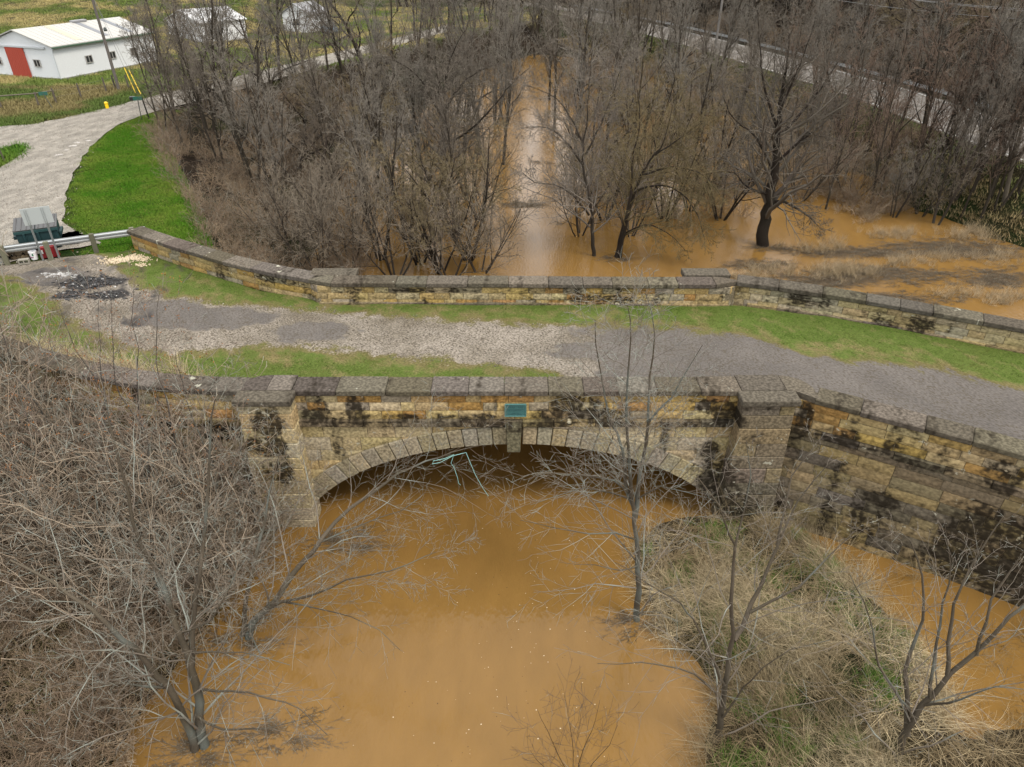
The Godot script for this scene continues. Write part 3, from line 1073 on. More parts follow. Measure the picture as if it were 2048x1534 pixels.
func flat_sheet(called: String, outline: PackedVector2Array, y: float, mat: Material, col: Color, step := 2.0) -> MeshInstance3D:
	var b := B.new()
	var idx := Geometry2D.triangulate_polygon(outline)
	for k in range(0, idx.size(), 3):
		var p := []
		for q in 3:
			var o := outline[idx[k + q]]
			p.append(Vector3(o.x, y, o.y))
		b.tri(p[0], p[1], p[2], col, Vector3.UP)
	return part(called, b, mat, self)

func build_roads() -> void:
	var o := PackedVector2Array()
	for q in [[205, 486], [150, 462], [128, 440], [130, 400], [137, 370], [152, 338], [175, 300], [205, 270], [240, 247], [300, 226], [420, 196], [520, 168], [640, 135], [760, 100], [900, 62], [900, 48], [760, 84], [640, 112], [520, 142], [420, 166], [330, 186], [260, 204], [200, 219], [130, 236], [60, 249], [0, 253], [-300, 262], [-300, 312], [-60, 304], [0, 298], [30, 288], [55, 293], [42, 310], [0, 336], [-120, 390], [-220, 460], [-260, 560], [-150, 555], [-20, 535], [60, 512]]:
		var hh := 3.8
		var p := at(q[0], q[1], hh)
		o.append(Vector2(p.x, p.z))
	var rough := PackedVector2Array()   # a ragged edge
	for k in o.size():
		var a := o[k]
		var e := o[(k + 1) % o.size()]
		var m := maxi(1, mini(24, int((e - a).length() / 0.45)))
		for j in m:
			var p := a.lerp(e, j / float(m))
			rough.append(p + Vector2(n2.get_noise_2d(p.x * 9.0, p.y * 9.0), n1.get_noise_2d(p.x * 8.0, p.y * 8.0)) * 0.2)
	o = rough
	gravel_outline = o
	var gr := flat_sheet("gravel_road", o, 3.815, M.gravel, Color(0.60, 0.55, 0.475))
	gr.set_meta("kind", "structure")
	# puddles lie in shallow hollows of the gravel
	var wetc := 0
	for q in [[343 / 2.926, 1155 / 2.926, 0.3], [342 / 2.926, 906 / 2.926, 0.5], [428 / 2.926, 853 / 2.926, 0.55], [452 / 2.926, 834 / 2.926, 0.5], [390 / 2.926, 877 / 2.926, 0.3], [520 / 2.926, 822 / 2.926, 0.4]]:
		var c := at(q[0], q[1], 3.82)
		var pl := PackedVector2Array()
		for k in 14:
			var a := TAU * k / 14.0
			var rr: float = q[2] * (0.75 + 0.5 * n1.get_noise_2d(q[0] * 9.0 + 40.0 * cos(a), 40.0 * sin(a)))
			pl.append(Vector2(c.x + cos(a) * rr * 0.6, c.z + sin(a) * rr * 0.5))
		flat_sheet("puddle", pl, 3.821, M.puddle, Color(0.24, 0.2, 0.15)).set_meta("kind", "structure")
	# the highway on its bank beyond the flooded wood
	var b := B.new()
	var rl := []
	var rr2 := []
	var zs := [-30.0, -38.0, -46.0, -53.0, -61.0, -69.0, -78.0, -86.5, -96.0, -106.0, -117.0, -128.0, -145.0, -160.0, -190.0, -225.0]
	for z in zs:
		var x := lerp_list(ROAD_Z, ROAD_X, z)
		rl.append(Vector3(x, 3.03, z))
		rr2.append(Vector3(x + 7.4, 3.03, z - 1.5))
	for k in zs.size() - 1:
		b.quad(rl[k], rl[k + 1], rr2[k + 1], rr2[k], Color(0.40, 0.365, 0.33), Vector3.UP)
	part("highway", b, M.gravel, self).set_meta("kind", "structure")
	b = B.new()
	for k in zs.size() - 1:
		for e in [[0.045, 0.06], [0.93, 0.945]]:
			b.quad(rl[k].lerp(rr2[k], e[0]) + Vector3(0, 0.006, 0), rl[k + 1].lerp(rr2[k + 1], e[0]) + Vector3(0, 0.006, 0), rl[k + 1].lerp(rr2[k + 1], e[1]) + Vector3(0, 0.006, 0), rl[k].lerp(rr2[k], e[1]) + Vector3(0, 0.006, 0), Color(0.6, 0.6, 0.57), Vector3.UP)
	part("road_marking", b, M.paint, self).set_meta("kind", "structure")

# ---------------------------------------------------------------- bare trees, brush, grass
var tr := RandomNumberGenerator.new()
var leaf_spots := []

func rv(k: float) -> Vector3:
	return Vector3(tr.randf_range(-k, k), tr.randf_range(-k, k), tr.randf_range(-k, k))

func limb(b: B, pts: PackedVector3Array, rad: PackedFloat32Array, sides: int, col: Color, lichen: float) -> void:
	var m := pts.size()
	var k0 := b.v.size()
	var u := Vector3.ZERO
	for k in m:
		var d := (pts[mini(k + 1, m - 1)] - pts[maxi(k - 1, 0)]).normalized()
		if k == 0:
			u = d.cross(Vector3(0.31, 0.17, 0.93)).normalized()
		else:
			u = (u - d * d.dot(u)).normalized()
		var x := d.cross(u)
		var cc := col * tr.randf_range(0.8, 1.25)
		if lichen > 0.0 and tr.randf() < lichen:
			cc = Color(0.24, 0.255, 0.225)
		for j in sides:
			var a := TAU * j / sides
			var nn := u * cos(a) + x * sin(a)
			b.v.append(pts[k] + nn * rad[k])
			b.n.append(nn)
			b.c.append(cc)
	for k in m - 1:
		for j in sides:
			var a := k0 + k * sides + j
			var e := k0 + k * sides + (j + 1) % sides
			b.i.append(a); b.i.append(a + sides); b.i.append(e + sides)
			b.i.append(a); b.i.append(e + sides); b.i.append(e)

func branch(wood: B, twigs: B, p: Vector3, d: Vector3, L: float, r: float, lvl: int, S: Dictionary) -> void:
	var seg: int = S.seg[lvl]
	var wand: float = S.wander[lvl]
	var up: float = S.up[lvl]
	var pts := PackedVector3Array([p])
	var last: bool = lvl >= S.levels - 1
	var tip := maxf(r * 0.3, S.tip)
	var rad := PackedFloat32Array([r])
	var dirs := [d]
	for k in seg:
		d = (d + rv(wand) + Vector3(0, up, 0)).normalized()
		p += d * (L / seg)
		pts.append(p)
		dirs.append(d)
		rad.append(lerpf(r, tip, (k + 1.0) / seg))
	limb(wood if lvl < S.wood else twigs, pts, rad, S.sides[lvl], (S.bark if lvl < S.wood else S.twig), S.lichen if lvl > 0 else 0.0)
	kids(wood, twigs, pts, rad, dirs, L, lvl, S)
	if last and S.has("leaf") and tr.randf() < S.leaf:
		leaf_spots.append(p)

func kids(wood: B, twigs: B, pts: PackedVector3Array, rad: PackedFloat32Array, dirs: Array, L: float, lvl: int, S: Dictionary) -> void:
	if lvl >= S.levels - 1:
		return
	var n := int(S.n[lvl] * tr.randf_range(0.8, 1.2) + 0.5)
	var turn := tr.randf() * TAU
	var seg := pts.size() - 1
	for k in n:
		var t: float = lerpf(S.start[lvl], 0.98, (k + tr.randf()) / n)
		var q := minf(t * seg, seg - 0.001)
		var j := int(q)
		var at0 := pts[j].lerp(pts[j + 1], q - j)
		var r0 := lerpf(rad[j], rad[j + 1], q - j)
		var d: Vector3 = dirs[j + 1]
		turn += 2.4 + tr.randf_range(-0.5, 0.5)
		var side := d.cross(Vector3(0.2, 0.1, 1.0) if absf(d.z) < 0.9 else Vector3.RIGHT).normalized().rotated(d, turn)
		var ang: float = S.ang[lvl] * tr.randf_range(0.7, 1.3)
		var nd := (d * cos(ang) + side * sin(ang)).normalized()
		var nl: float = L * S.ratio[lvl] * lerpf(1.15, 0.55, t) * tr.randf_range(0.7, 1.25)
		branch(wood, twigs, at0, nd, nl, maxf(r0 * S.thin[lvl], S.tip * 1.15), lvl + 1, S)

func spec(over: Dictionary) -> Dictionary:
	var S := {"levels": 5, "wood": 2, "seg": [8, 6, 5, 4, 2], "sides": [8, 6, 4, 3, 3], "wander": [0.10, 0.20, 0.26, 0.30, 0.32], "up": [0.05, 0.07, 0.05, 0.03, 0.02], "n": [11, 8, 6, 5], "ang": [0.72, 0.75, 0.75, 0.75], "ratio": [0.55, 0.52, 0.5, 0.45],
		"start": [0.28, 0.2, 0.15, 0.15], "thin": [0.55, 0.6, 0.65, 0.7], "tip": 0.006, "bark": Color(0.085, 0.07, 0.055), "twig": Color(0.13, 0.105, 0.085), "lichen": 0.0, "stems": 1, "h": 9.0, "r": 0.17, "lean": 0.1, "spread": 0.35}
	for k in over:
		S[k] = over[k]
	return S

func tree_meshes(sd: int, over: Dictionary) -> Array:
	tr.seed = sd
	var S := spec(over)
	var wood := B.new()
	var twigs := B.new()
	for k in S.stems:
		var a: float = TAU * k / S.stems + tr.randf() * 1.5
		var lean: float = S.lean if S.stems == 1 else S.spread
		var d := Vector3(cos(a) * lean, 1.0, sin(a) * lean).normalized()
		var base := Vector3(cos(a), 0, sin(a)) * (0.0 if S.stems == 1 else 0.16)
		branch(wood, twigs, base - d * 0.5, d, S.h * tr.randf_range(0.85, 1.1) + 0.5, S.r * (1.0 if S.stems == 1 else tr.randf_range(0.55, 0.9)), 0, S)
	return [wood.mesh(), twigs.mesh()]

func put_tree(called: String, meshes: Array, label: String, at0: Vector3, turn: float, size: Vector3, group := "", category := "tree") -> Node3D:
	var o := thing(called, label, category, at0, turn, group)
	for k in 2:
		var m := MeshInstance3D.new()
		m.name = ["trunk", "crown"][k]
		m.mesh = meshes[k]
		m.material_override = [M.bark, M.twig][k]
		m.scale = size
		o.add_child(m, true)
	return o

# a tree whose main limbs follow the photograph: each limb a list of [px, py, plane offset], first radius, last radius, level its side shoots grow at
func guided(called: String, label: String, category: String, base: Vector3, limbs: Array, over: Dictionary, sd: int, leaves := false) -> Node3D:
	tr.seed = sd
	var S := spec(over)
	var wood := B.new()
	var twigs := B.new()
	leaf_spots = []
	for l in limbs:
		var raw := []
		for q in l[0]:
			raw.append(atz(q[0], q[1], base.z + q[2]) - base)
		if l == limbs[0] or l[1] > 0.075 and l[0][0][1] > 1200 or l[1] > 0.16:
			raw[0].y -= 0.7
		var pts := PackedVector3Array()
		var rad := PackedFloat32Array()
		var dirs := []
		var total := 0.0
		for k in raw.size() - 1:
			total += (raw[k + 1] - raw[k]).length()
			var parts := maxi(1, int((raw[k + 1] - raw[k]).length() / 0.4))
			for j in parts:
				var t := j / float(parts)
				var a: Vector3 = raw[maxi(k - 1, 0)]
				var e: Vector3 = raw[mini(k + 2, raw.size() - 1)]
				var p: Vector3 = raw[k].cubic_interpolate(raw[k + 1], a, e, t)
				if k + j > 0:
					p += rv(0.02 + 0.02 * l[1] / 0.1)
				pts.append(p)
		pts.append(raw[-1])
		for k in pts.size():
			rad.append(lerpf(l[1], l[2], pow(k / float(pts.size() - 1), 0.85)) * (1.35 if k == 0 and l == limbs[0] else 1.0))
			dirs.append((pts[mini(k + 1, pts.size() - 1)] - pts[maxi(k - 1, 0)]).normalized())
		limb(wood, pts, rad, 8 if l[1] > 0.05 else 5, S.bark, S.lichen)
		var keep = S.n
		if l.size() > 4:
			S.n = S.n.duplicate()
			S.n[l[3]] = l[4]
		kids(wood, twigs, pts, rad, dirs, total, l[3], S)
		S.n = keep
	var o := thing(called, label, category, base)
	part("trunk", wood, M.bark, o)
	part("crown", twigs, M.twig, o)
	if leaves and leaf_spots.size():
		var lb := B.new()
		for p in leaf_spots:
			for k in 3:
				var c: Vector3 = p + rv(0.05)
				var s := rv(1.0).normalized() * 0.026
				var e := s.cross(rv(1.0)).normalized() * 0.014
				lb.quad(c - s, c + e, c + s, c - e, Color(0.22, 0.092, 0.032) * tr.randf_range(0.7, 1.2))
		part("old_leaves", lb, M.blade, o)
	return o

func clump(sd: int, blades: int, h: float, spread: float, lean: float, wide: float, droop: float, c0: Color, c1: Color, seg := 3) -> ArrayMesh:
	tr.seed = sd
	var b := B.new()
	for k in blades:
		var a := tr.randf() * TAU
		var rr := spread * sqrt(tr.randf())
		var p := Vector3(cos(a) * rr, -0.03, sin(a) * rr)
		var az := tr.randf() * TAU
		var out := Vector3(cos(az), 0, sin(az))
		var d := (Vector3.UP + out * lean * tr.randf()).normalized()
		var L := h * tr.randf_range(0.5, 1.15)
		var side := out.cross(Vector3.UP).rotated(Vector3.UP, tr.randf_range(-0.8, 0.8))
		var col := c0.lerp(c1, tr.randf()) * tr.randf_range(0.8, 1.2)
		var k0 := b.v.size()
		for j in seg + 1:
			var w := wide * (1.0 - 0.85 * j / seg)
			var nn := side.cross(d).normalized()
			for e in [-1.0, 1.0]:
				b.v.append(p + side * w * e)
				b.n.append(nn)
				b.c.append(col)
			p += d * (L / seg)
			d = (d + out * droop * tr.randf_range(0.6, 1.3) - Vector3(0, droop * 0.75, 0)).normalized()
		for j in seg:
			var q := k0 + j * 2
			b.i.append_array([q, q + 2, q + 3, q, q + 3, q + 1])
	return b.mesh()

func shrub_mesh(sd: int, stems: int, h: float, over: Dictionary) -> ArrayMesh:
	tr.seed = sd
	var S := spec({"levels": 3, "wood": 0, "seg": [5, 3, 2], "sides": [3, 3, 3], "wander": [0.2, 0.3, 0.35], "up": [-0.04, 0.0, 0.0], "n": [7, 4], "ang": [0.7, 0.8], "ratio": [0.42, 0.45], "start": [0.15, 0.15], "thin": [0.6, 0.7], "tip": 0.004, "lichen": 0.06})
	for k in over:
		S[k] = over[k]
	var b := B.new()
	for k in stems:
		var a := tr.randf() * TAU
		var d := Vector3(cos(a) * tr.randf_range(0.15, 1.0), 1.0, sin(a) * tr.randf_range(0.15, 1.0)).normalized()
		S.twig = (over.twig if over.has("twig") else Color(0.15, 0.115, 0.085)) * tr.randf_range(0.7, 1.3)
		branch(b, b, Vector3(cos(a), 0, sin(a)) * tr.randf() * 0.4 - d * 0.1, d, h * tr.randf_range(0.6, 1.2), tr.randf_range(0.008, 0.016), 0, S)
	return b.mesh()

func build_near_trees() -> void:
	var bark := Color(0.17, 0.142, 0.105)
	var twig := Color(0.15, 0.128, 0.104)
	var fine := {"levels": 5, "wood": 1, "bark": bark, "twig": twig, "lichen": 0.26, "tip": 0.003, "n": [7, 14, 9, 6], "ratio": [0.4, 0.36, 0.42, 0.42], "wander": [0.1, 0.2, 0.24, 0.26, 0.3], "up": [0.03, 0.03, 0.02, 0.0, 0.0], "thin": [0.3, 0.3, 0.42, 0.6], "start": [0.25, 0.12, 0.12, 0.15], "seg": [8, 7, 6, 4, 2], "sides": [6, 5, 4, 3, 3]}
	var b1 := at(392, 1500, 0.0)
	guided("riverside_tree", "forked grey-barked bare tree standing in water, low lichened boughs over the stream", "tree", b1 + Vector3(0, -0.3, 0), [
		[[[392, 1515, 0], [379, 1465, 0], [357, 1412, 0.1], [312, 1349, 0.2], [250, 1278, 0.3], [178, 1220, 0.3], [105, 1165, 0.2], [20, 1120, 0]], 0.12, 0.018, 1, 14],
		[[[398, 1512, 0], [397, 1407, -0.2], [383, 1332, -0.4], [352, 1242, -0.5], [312, 1140, -0.8], [266, 1040, -1.0], [240, 930, -1.2], [215, 830, -1.4]], 0.13, 0.014, 1, 16],
		[[[383, 1332, -0.4], [388, 1229, -0.7], [397, 1162, -0.9], [406, 1073, -1.2], [415, 985, -1.4], [418, 880, -1.6], [430, 800, -1.7]], 0.07, 0.012, 1, 14],
		[[[397, 1380, -0.2], [459, 1381, 0.3], [535, 1394, 0.5], [602, 1421, 0.8], [655, 1470, 1.0]], 0.035, 0.008, 2, 12],
		[[[397, 1434, 0], [446, 1457, 0.4], [535, 1457, 0.7], [600, 1440, 0.9]], 0.03, 0.007, 2, 10],
		[[[384, 1305, -0.4], [446, 1303, 0.1], [520, 1312, 0.3], [580, 1330, 0.5]], 0.03, 0.006, 2, 10],
		[[[365, 1265, -0.5], [420, 1240, -0.2], [450, 1190, -0.3], [480, 1120, -0.5]], 0.03, 0.006, 2, 10],
		[[[330, 1375, 0.1], [250, 1370, 0.6], [140, 1365, 0.9], [40, 1390, 1.2]], 0.03, 0.006, 2, 12]], fine, 101)
	var b2 := at(478, 1278, 0.0)
	guided("riverside_tree", "leaning bare tree rooted in water, longest bough reaching across to the arch", "tree", b2 + Vector3(0, -0.3, 0), [
		[[[474, 1290, 0], [504, 1243, -0.1], [553, 1202, -0.3], [584, 1153, -0.7], [624, 1100, -1.2], [669, 1045, -1.9], [740, 985, -2.6], [820, 935, -3.2], [905, 905, -3.8], [965, 890, -4.2]], 0.11, 0.008, 1, 20],
		[[[474, 1290, 0], [491, 1229, -0.2], [504, 1153, -0.5], [522, 1073, -1.0], [538, 984, -1.4], [560, 900, -1.8]], 0.085, 0.01, 1, 14],
		[[[504, 1243, -0.1], [566, 1202, 0.1], [624, 1193, 0.3], [691, 1162, 0.4], [780, 1140, 0.4], [872, 1104, 0.4]], 0.05, 0.006, 1, 14],
		[[[560, 1202, 0], [630, 1215, 0.5], [700, 1235, 0.8], [760, 1260, 1.0], [800, 1300, 1.2]], 0.03, 0.005, 2, 12],
		[[[495, 1255, 0], [515, 1300, 0.4], [545, 1345, 0.8], [590, 1385, 1.0]], 0.025, 0.007, 2, 8],
		[[[640, 1085, -1.4], [720, 1050, -1.9], [800, 1020, -2.2], [850, 985, -2.6]], 0.03, 0.006, 2, 12]], fine, 102)
	var b3 := at(1275, 1240, 0.0)
	guided("riverside_tree", "slender lichen-spotted bare tree standing in the brown water, crown over the parapet", "tree", b3 + Vector3(0, -0.3, 0), [
		[[[1276, 1252, 0], [1277, 1140, 0], [1273, 1073, 0], [1268, 1019, 0], [1251, 963, 0], [1247, 904, 0], [1238, 868, 0], [1222, 845, 0], [1210, 800, 0], [1200, 740, 0], [1190, 640, 0]], 0.105, 0.008, 1, 20],
		[[[1268, 1019, 0], [1257, 930, 0.1], [1256, 870, 0.2], [1254, 817, 0.2], [1256, 760, 0.3], [1262, 680, 0.3], [1255, 610, 0.4]], 0.055, 0.007, 1, 14],
		[[[1270, 1035, 0], [1278, 945, -0.2], [1289, 890, -0.3], [1296, 845, -0.4], [1312, 825, -0.4], [1340, 795, -0.5], [1370, 752, -0.5], [1405, 690, -0.6]], 0.07, 0.007, 1, 14],
		[[[1296, 845, -0.4], [1299, 805, -0.5], [1301, 750, -0.6], [1308, 670, -0.6], [1292, 590, -0.6]], 0.035, 0.006, 2, 10],
		[[[1258, 985, 0], [1226, 960, 0.4], [1190, 955, 0.7], [1151, 947, 1.0], [1110, 945, 1.2], [1060, 950, 1.5], [1022, 965, 1.8]], 0.032, 0.005, 2, 12],
		[[[1262, 1000, 0], [1220, 985, 0.4], [1170, 975, 0.6], [1120, 990, 0.8], [1060, 1010, 1.0]], 0.026, 0.005, 2, 12],
		[[[1275, 1080, 0], [1230, 1065, 0.5], [1180, 1070, 0.8], [1110, 1055, 1.0], [1040, 1040, 1.2]], 0.026, 0.005, 2, 12],
		[[[1272, 1000, -0.1], [1320, 975, 0.3], [1380, 985, 0.5], [1430, 1000, 0.7]], 0.026, 0.005, 2, 10],
		[[[1277, 1130, 0], [1240, 1140, 0.5], [1190, 1130, 0.8], [1120, 1125, 1.0]], 0.02, 0.004, 2, 8]], fine, 103)
	var b4 := on_ground(1438, 1486)
	guided("bank_tree", "low-forking bare sapling rising from the flattened straw-coloured grass", "tree", b4 + Vector3(0, -0.2, 0), [
		[[[1436, 1500, 0], [1446, 1407, 0], [1458, 1340, 0], [1467, 1273, 0], [1464, 1198, 0], [1469, 1095, 0], [1437, 1006, 0.1], [1392, 950, 0.1]], 0.095, 0.007, 1, 10],
		[[[1467, 1280, 0], [1484, 1255, -0.2], [1507, 1207, -0.4], [1551, 1100, -0.7], [1596, 1006, -1.0], [1660, 925, -1.2]], 0.06, 0.006, 1, 10],
		[[[1500, 1225, -0.3], [1596, 1175, -0.3], [1663, 1109, -0.5], [1725, 1048, -0.7]], 0.035, 0.005, 1, 8],
		[[[1469, 1100, 0], [1490, 1020, -0.2], [1500, 950, -0.3], [1492, 880, -0.3]], 0.03, 0.005, 1, 8],
		[[[1555, 1090, -0.7], [1572, 1010, -0.9], [1585, 950, -1.1], [1640, 880, -1.2]], 0.03, 0.005, 1, 8],
		[[[1450, 1370, 0], [1400, 1265, 0.5], [1360, 1207, 0.8], [1290, 1160, 1.0], [1230, 1125, 1.2]], 0.035, 0.005, 2, 10],
		[[[1444, 1400, 0], [1386, 1349, 0.5], [1284, 1327, 0.9], [1195, 1327, 1.2]], 0.035, 0.005, 2, 10],
		[[[1440, 1440, 0], [1500, 1360, 0.6], [1580, 1300, 0.9], [1660, 1280, 1.0]], 0.03, 0.005, 2, 9]], fine.merged({"n": [6, 7, 4, 3], "lichen": 0.1}, true), 104)
	var b5 := on_ground(1812, 1525)
	guided("bank_tree", "stout bare tree with rising boughs at the pond edge below the wing wall", "tree", b5 + Vector3(0, -0.3, 0), [
		[[[1800, 1560, 0], [1810, 1474, 0], [1845, 1416, 0], [1899, 1345, -0.1], [1953, 1309, -0.1], [2019, 1238, -0.2], [2090, 1180, -0.4]], 0.12, 0.02, 1, 12],
		[[[1815, 1470, 0], [1814, 1340, -0.2], [1845, 1238, -0.4], [1837, 1118, -0.6], [1796, 1060, -0.7]], 0.065, 0.007, 1, 10],
		[[[1895, 1350, -0.1], [1908, 1207, -0.4], [1953, 1118, -0.6], [2012, 1025, -0.8]], 0.05, 0.007, 1, 10],
		[[[1953, 1309, -0.1], [1985, 1200, -0.3], [2040, 1120, -0.5], [2080, 1050, -0.6]], 0.04, 0.007, 1, 9],
		[[[1830, 1440, 0], [1760, 1330, 0.4], [1740, 1240, 0.3], [1700, 1150, 0.3]], 0.04, 0.006, 1, 9],
		[[[1850, 1410, 0], [1920, 1400, 0.6], [1990, 1370, 0.9], [2060, 1380, 1.1]], 0.035, 0.006, 2, 9],
		[[[1860, 1395, 0], [1880, 1250, -0.4], [1900, 1130, -0.8], [1890, 1050, -0.9]], 0.04, 0.006, 1, 9]], fine.merged({"n": [6, 7, 4, 3], "lichen": 0.14}, true), 105)
	var b6 := at(1150, 1560, 0.0)
	guided("flooded_shrub", "low thin-stemmed bush standing in midstream before the island", "shrub", b6 + Vector3(0, -0.2, 0), [
		[[[1150, 1575, 0], [1146, 1500, 0], [1140, 1440, 0], [1128, 1390, 0]], 0.012, 0.003, 2, 9],
		[[[1152, 1575, 0], [1165, 1500, 0], [1190, 1440, 0.1], [1200, 1400, 0.1]], 0.012, 0.003, 2, 9],
		[[[1148, 1575, 0], [1115, 1510, 0], [1095, 1460, 0], [1075, 1420, 0.1]], 0.012, 0.003, 2, 9],
		[[[1155, 1575, 0], [1185, 1530, 0.1], [1220, 1490, 0.1], [1235, 1450, 0.1]], 0.011, 0.003, 2, 8],
		[[[1146, 1575, 0], [1090, 1540, 0.1], [1060, 1500, 0.1]], 0.011, 0.003, 2, 7]], fine.merged({"lichen": 0.05, "bark": Color(0.10, 0.07, 0.05), "twig": Color(0.10, 0.07, 0.05)}, true), 106)
	# rope caught on the bough by the arch
	var rope := thing("tangled_rope", "turquoise nylon rope caught on a bough, its end hanging before the arch", "rope")
	var b := B.new()
	var zr := b2.z - 3.6
	var rp := PackedVector3Array()
	for q in [[868, 920], [864, 928], [880, 925], [905, 912], [920, 908], [932, 905], [950, 948], [965, 975], [977, 992]]:
		rp.append(atz(q[0], q[1], zr + 0.1))
	var rr := PackedFloat32Array()
	for q in rp:
		rr.append(0.009)
	b.tube(rp, rr, 5, Color(0.25, 0.46, 0.42))
	part("hanging_end", b, M.plastic, rope)
	b = B.new()
	rp = PackedVector3Array()
	rr = PackedFloat32Array()
	for q in [[866, 922], [890, 917], [908, 909], [902, 926], [908, 935], [915, 955], [917, 966], [921, 970]]:
		rp.append(atz(q[0], q[1], zr + 0.08))
		rr.append(0.009)
	b.tube(rp, rr, 5, Color(0.25, 0.46, 0.42))
	part("loop", b, M.plastic, rope)
	# saplings with rusty old leaves in the thicket below the left wing wall
	var slim := {"levels": 4, "wood": 1, "bark": Color(0.13, 0.115, 0.10), "twig": Color(0.17, 0.13, 0.105), "lichen": 0.12, "tip": 0.0035, "n": [5, 8, 6, 3], "ratio": [0.4, 0.30, 0.4, 0.4], "wander": [0.1, 0.18, 0.22, 0.26], "up": [0.05, 0.06, 0.03, 0.0], "thin": [0.45, 0.5, 0.6], "start": [0.2, 0.2, 0.15], "seg": [8, 6, 4, 2], "sides": [5, 4, 3, 3], "leaf": 0.55, "ang": [0.6, 0.6, 0.7, 0.7]}
	var sap := [[250, 1060, [[215, 875], [209, 797], [186, 748], [150, 700], [118, 610]]], [250, 1060, [[222, 860], [202, 754], [200, 690], [197, 600]]], [140, 1010, [[98, 856], [63, 793], [29, 748], [12, 700], [-10, 610]]], [300, 1040, [[274, 777], [276, 699], [262, 640], [268, 560]]], [370, 1080, [[345, 850], [318, 760], [310, 690], [318, 590]]],
		[330, 1120, [[300, 960], [290, 860], [240, 790], [225, 700], [222, 600]]], [180, 1100, [[150, 980], [110, 900], [60, 840], [30, 760]]], [450, 1090, [[430, 950], [400, 870], [372, 800], [350, 700]]], [80, 1150, [[60, 1010], [30, 930], [8, 850]]], [520, 1120, [[500, 980], [480, 900], [470, 830]]]]
	var names := ["slender rusty-leaved sapling, its tip bent left above the wing wall", "straight rusty-leaved sapling reaching above the wing wall coping", "leaning dark sapling with few leaves beside the wing wall", "rusty-leaved sapling rising before the dry grass on the coping", "kinked rusty-leaved sapling near the dark pilaster", "tallest rusty-leaved sapling of the thicket, with a crooked stem", "low arching sapling in the thicket under the wing wall", "sapling with grey twigs close beside the dark pilaster", "short leaning sapling at the outer end of the thicket", "short rusty-leaved sapling at the foot of the dark pilaster"]
	for k in sap.size():
		var q: Array = sap[k]
		var p := on_ground(q[0], q[1])
		var line := [[q[0], q[1] + 14, 0.0]]
		for e in q[2]:
			line.append([e[0], e[1], -0.25 * line.size()])
		guided("sapling", names[k], "sapling", p + Vector3(0, -0.1, 0), [[line, 0.045, 0.005, 1, 17]], slim, 140 + k, true)

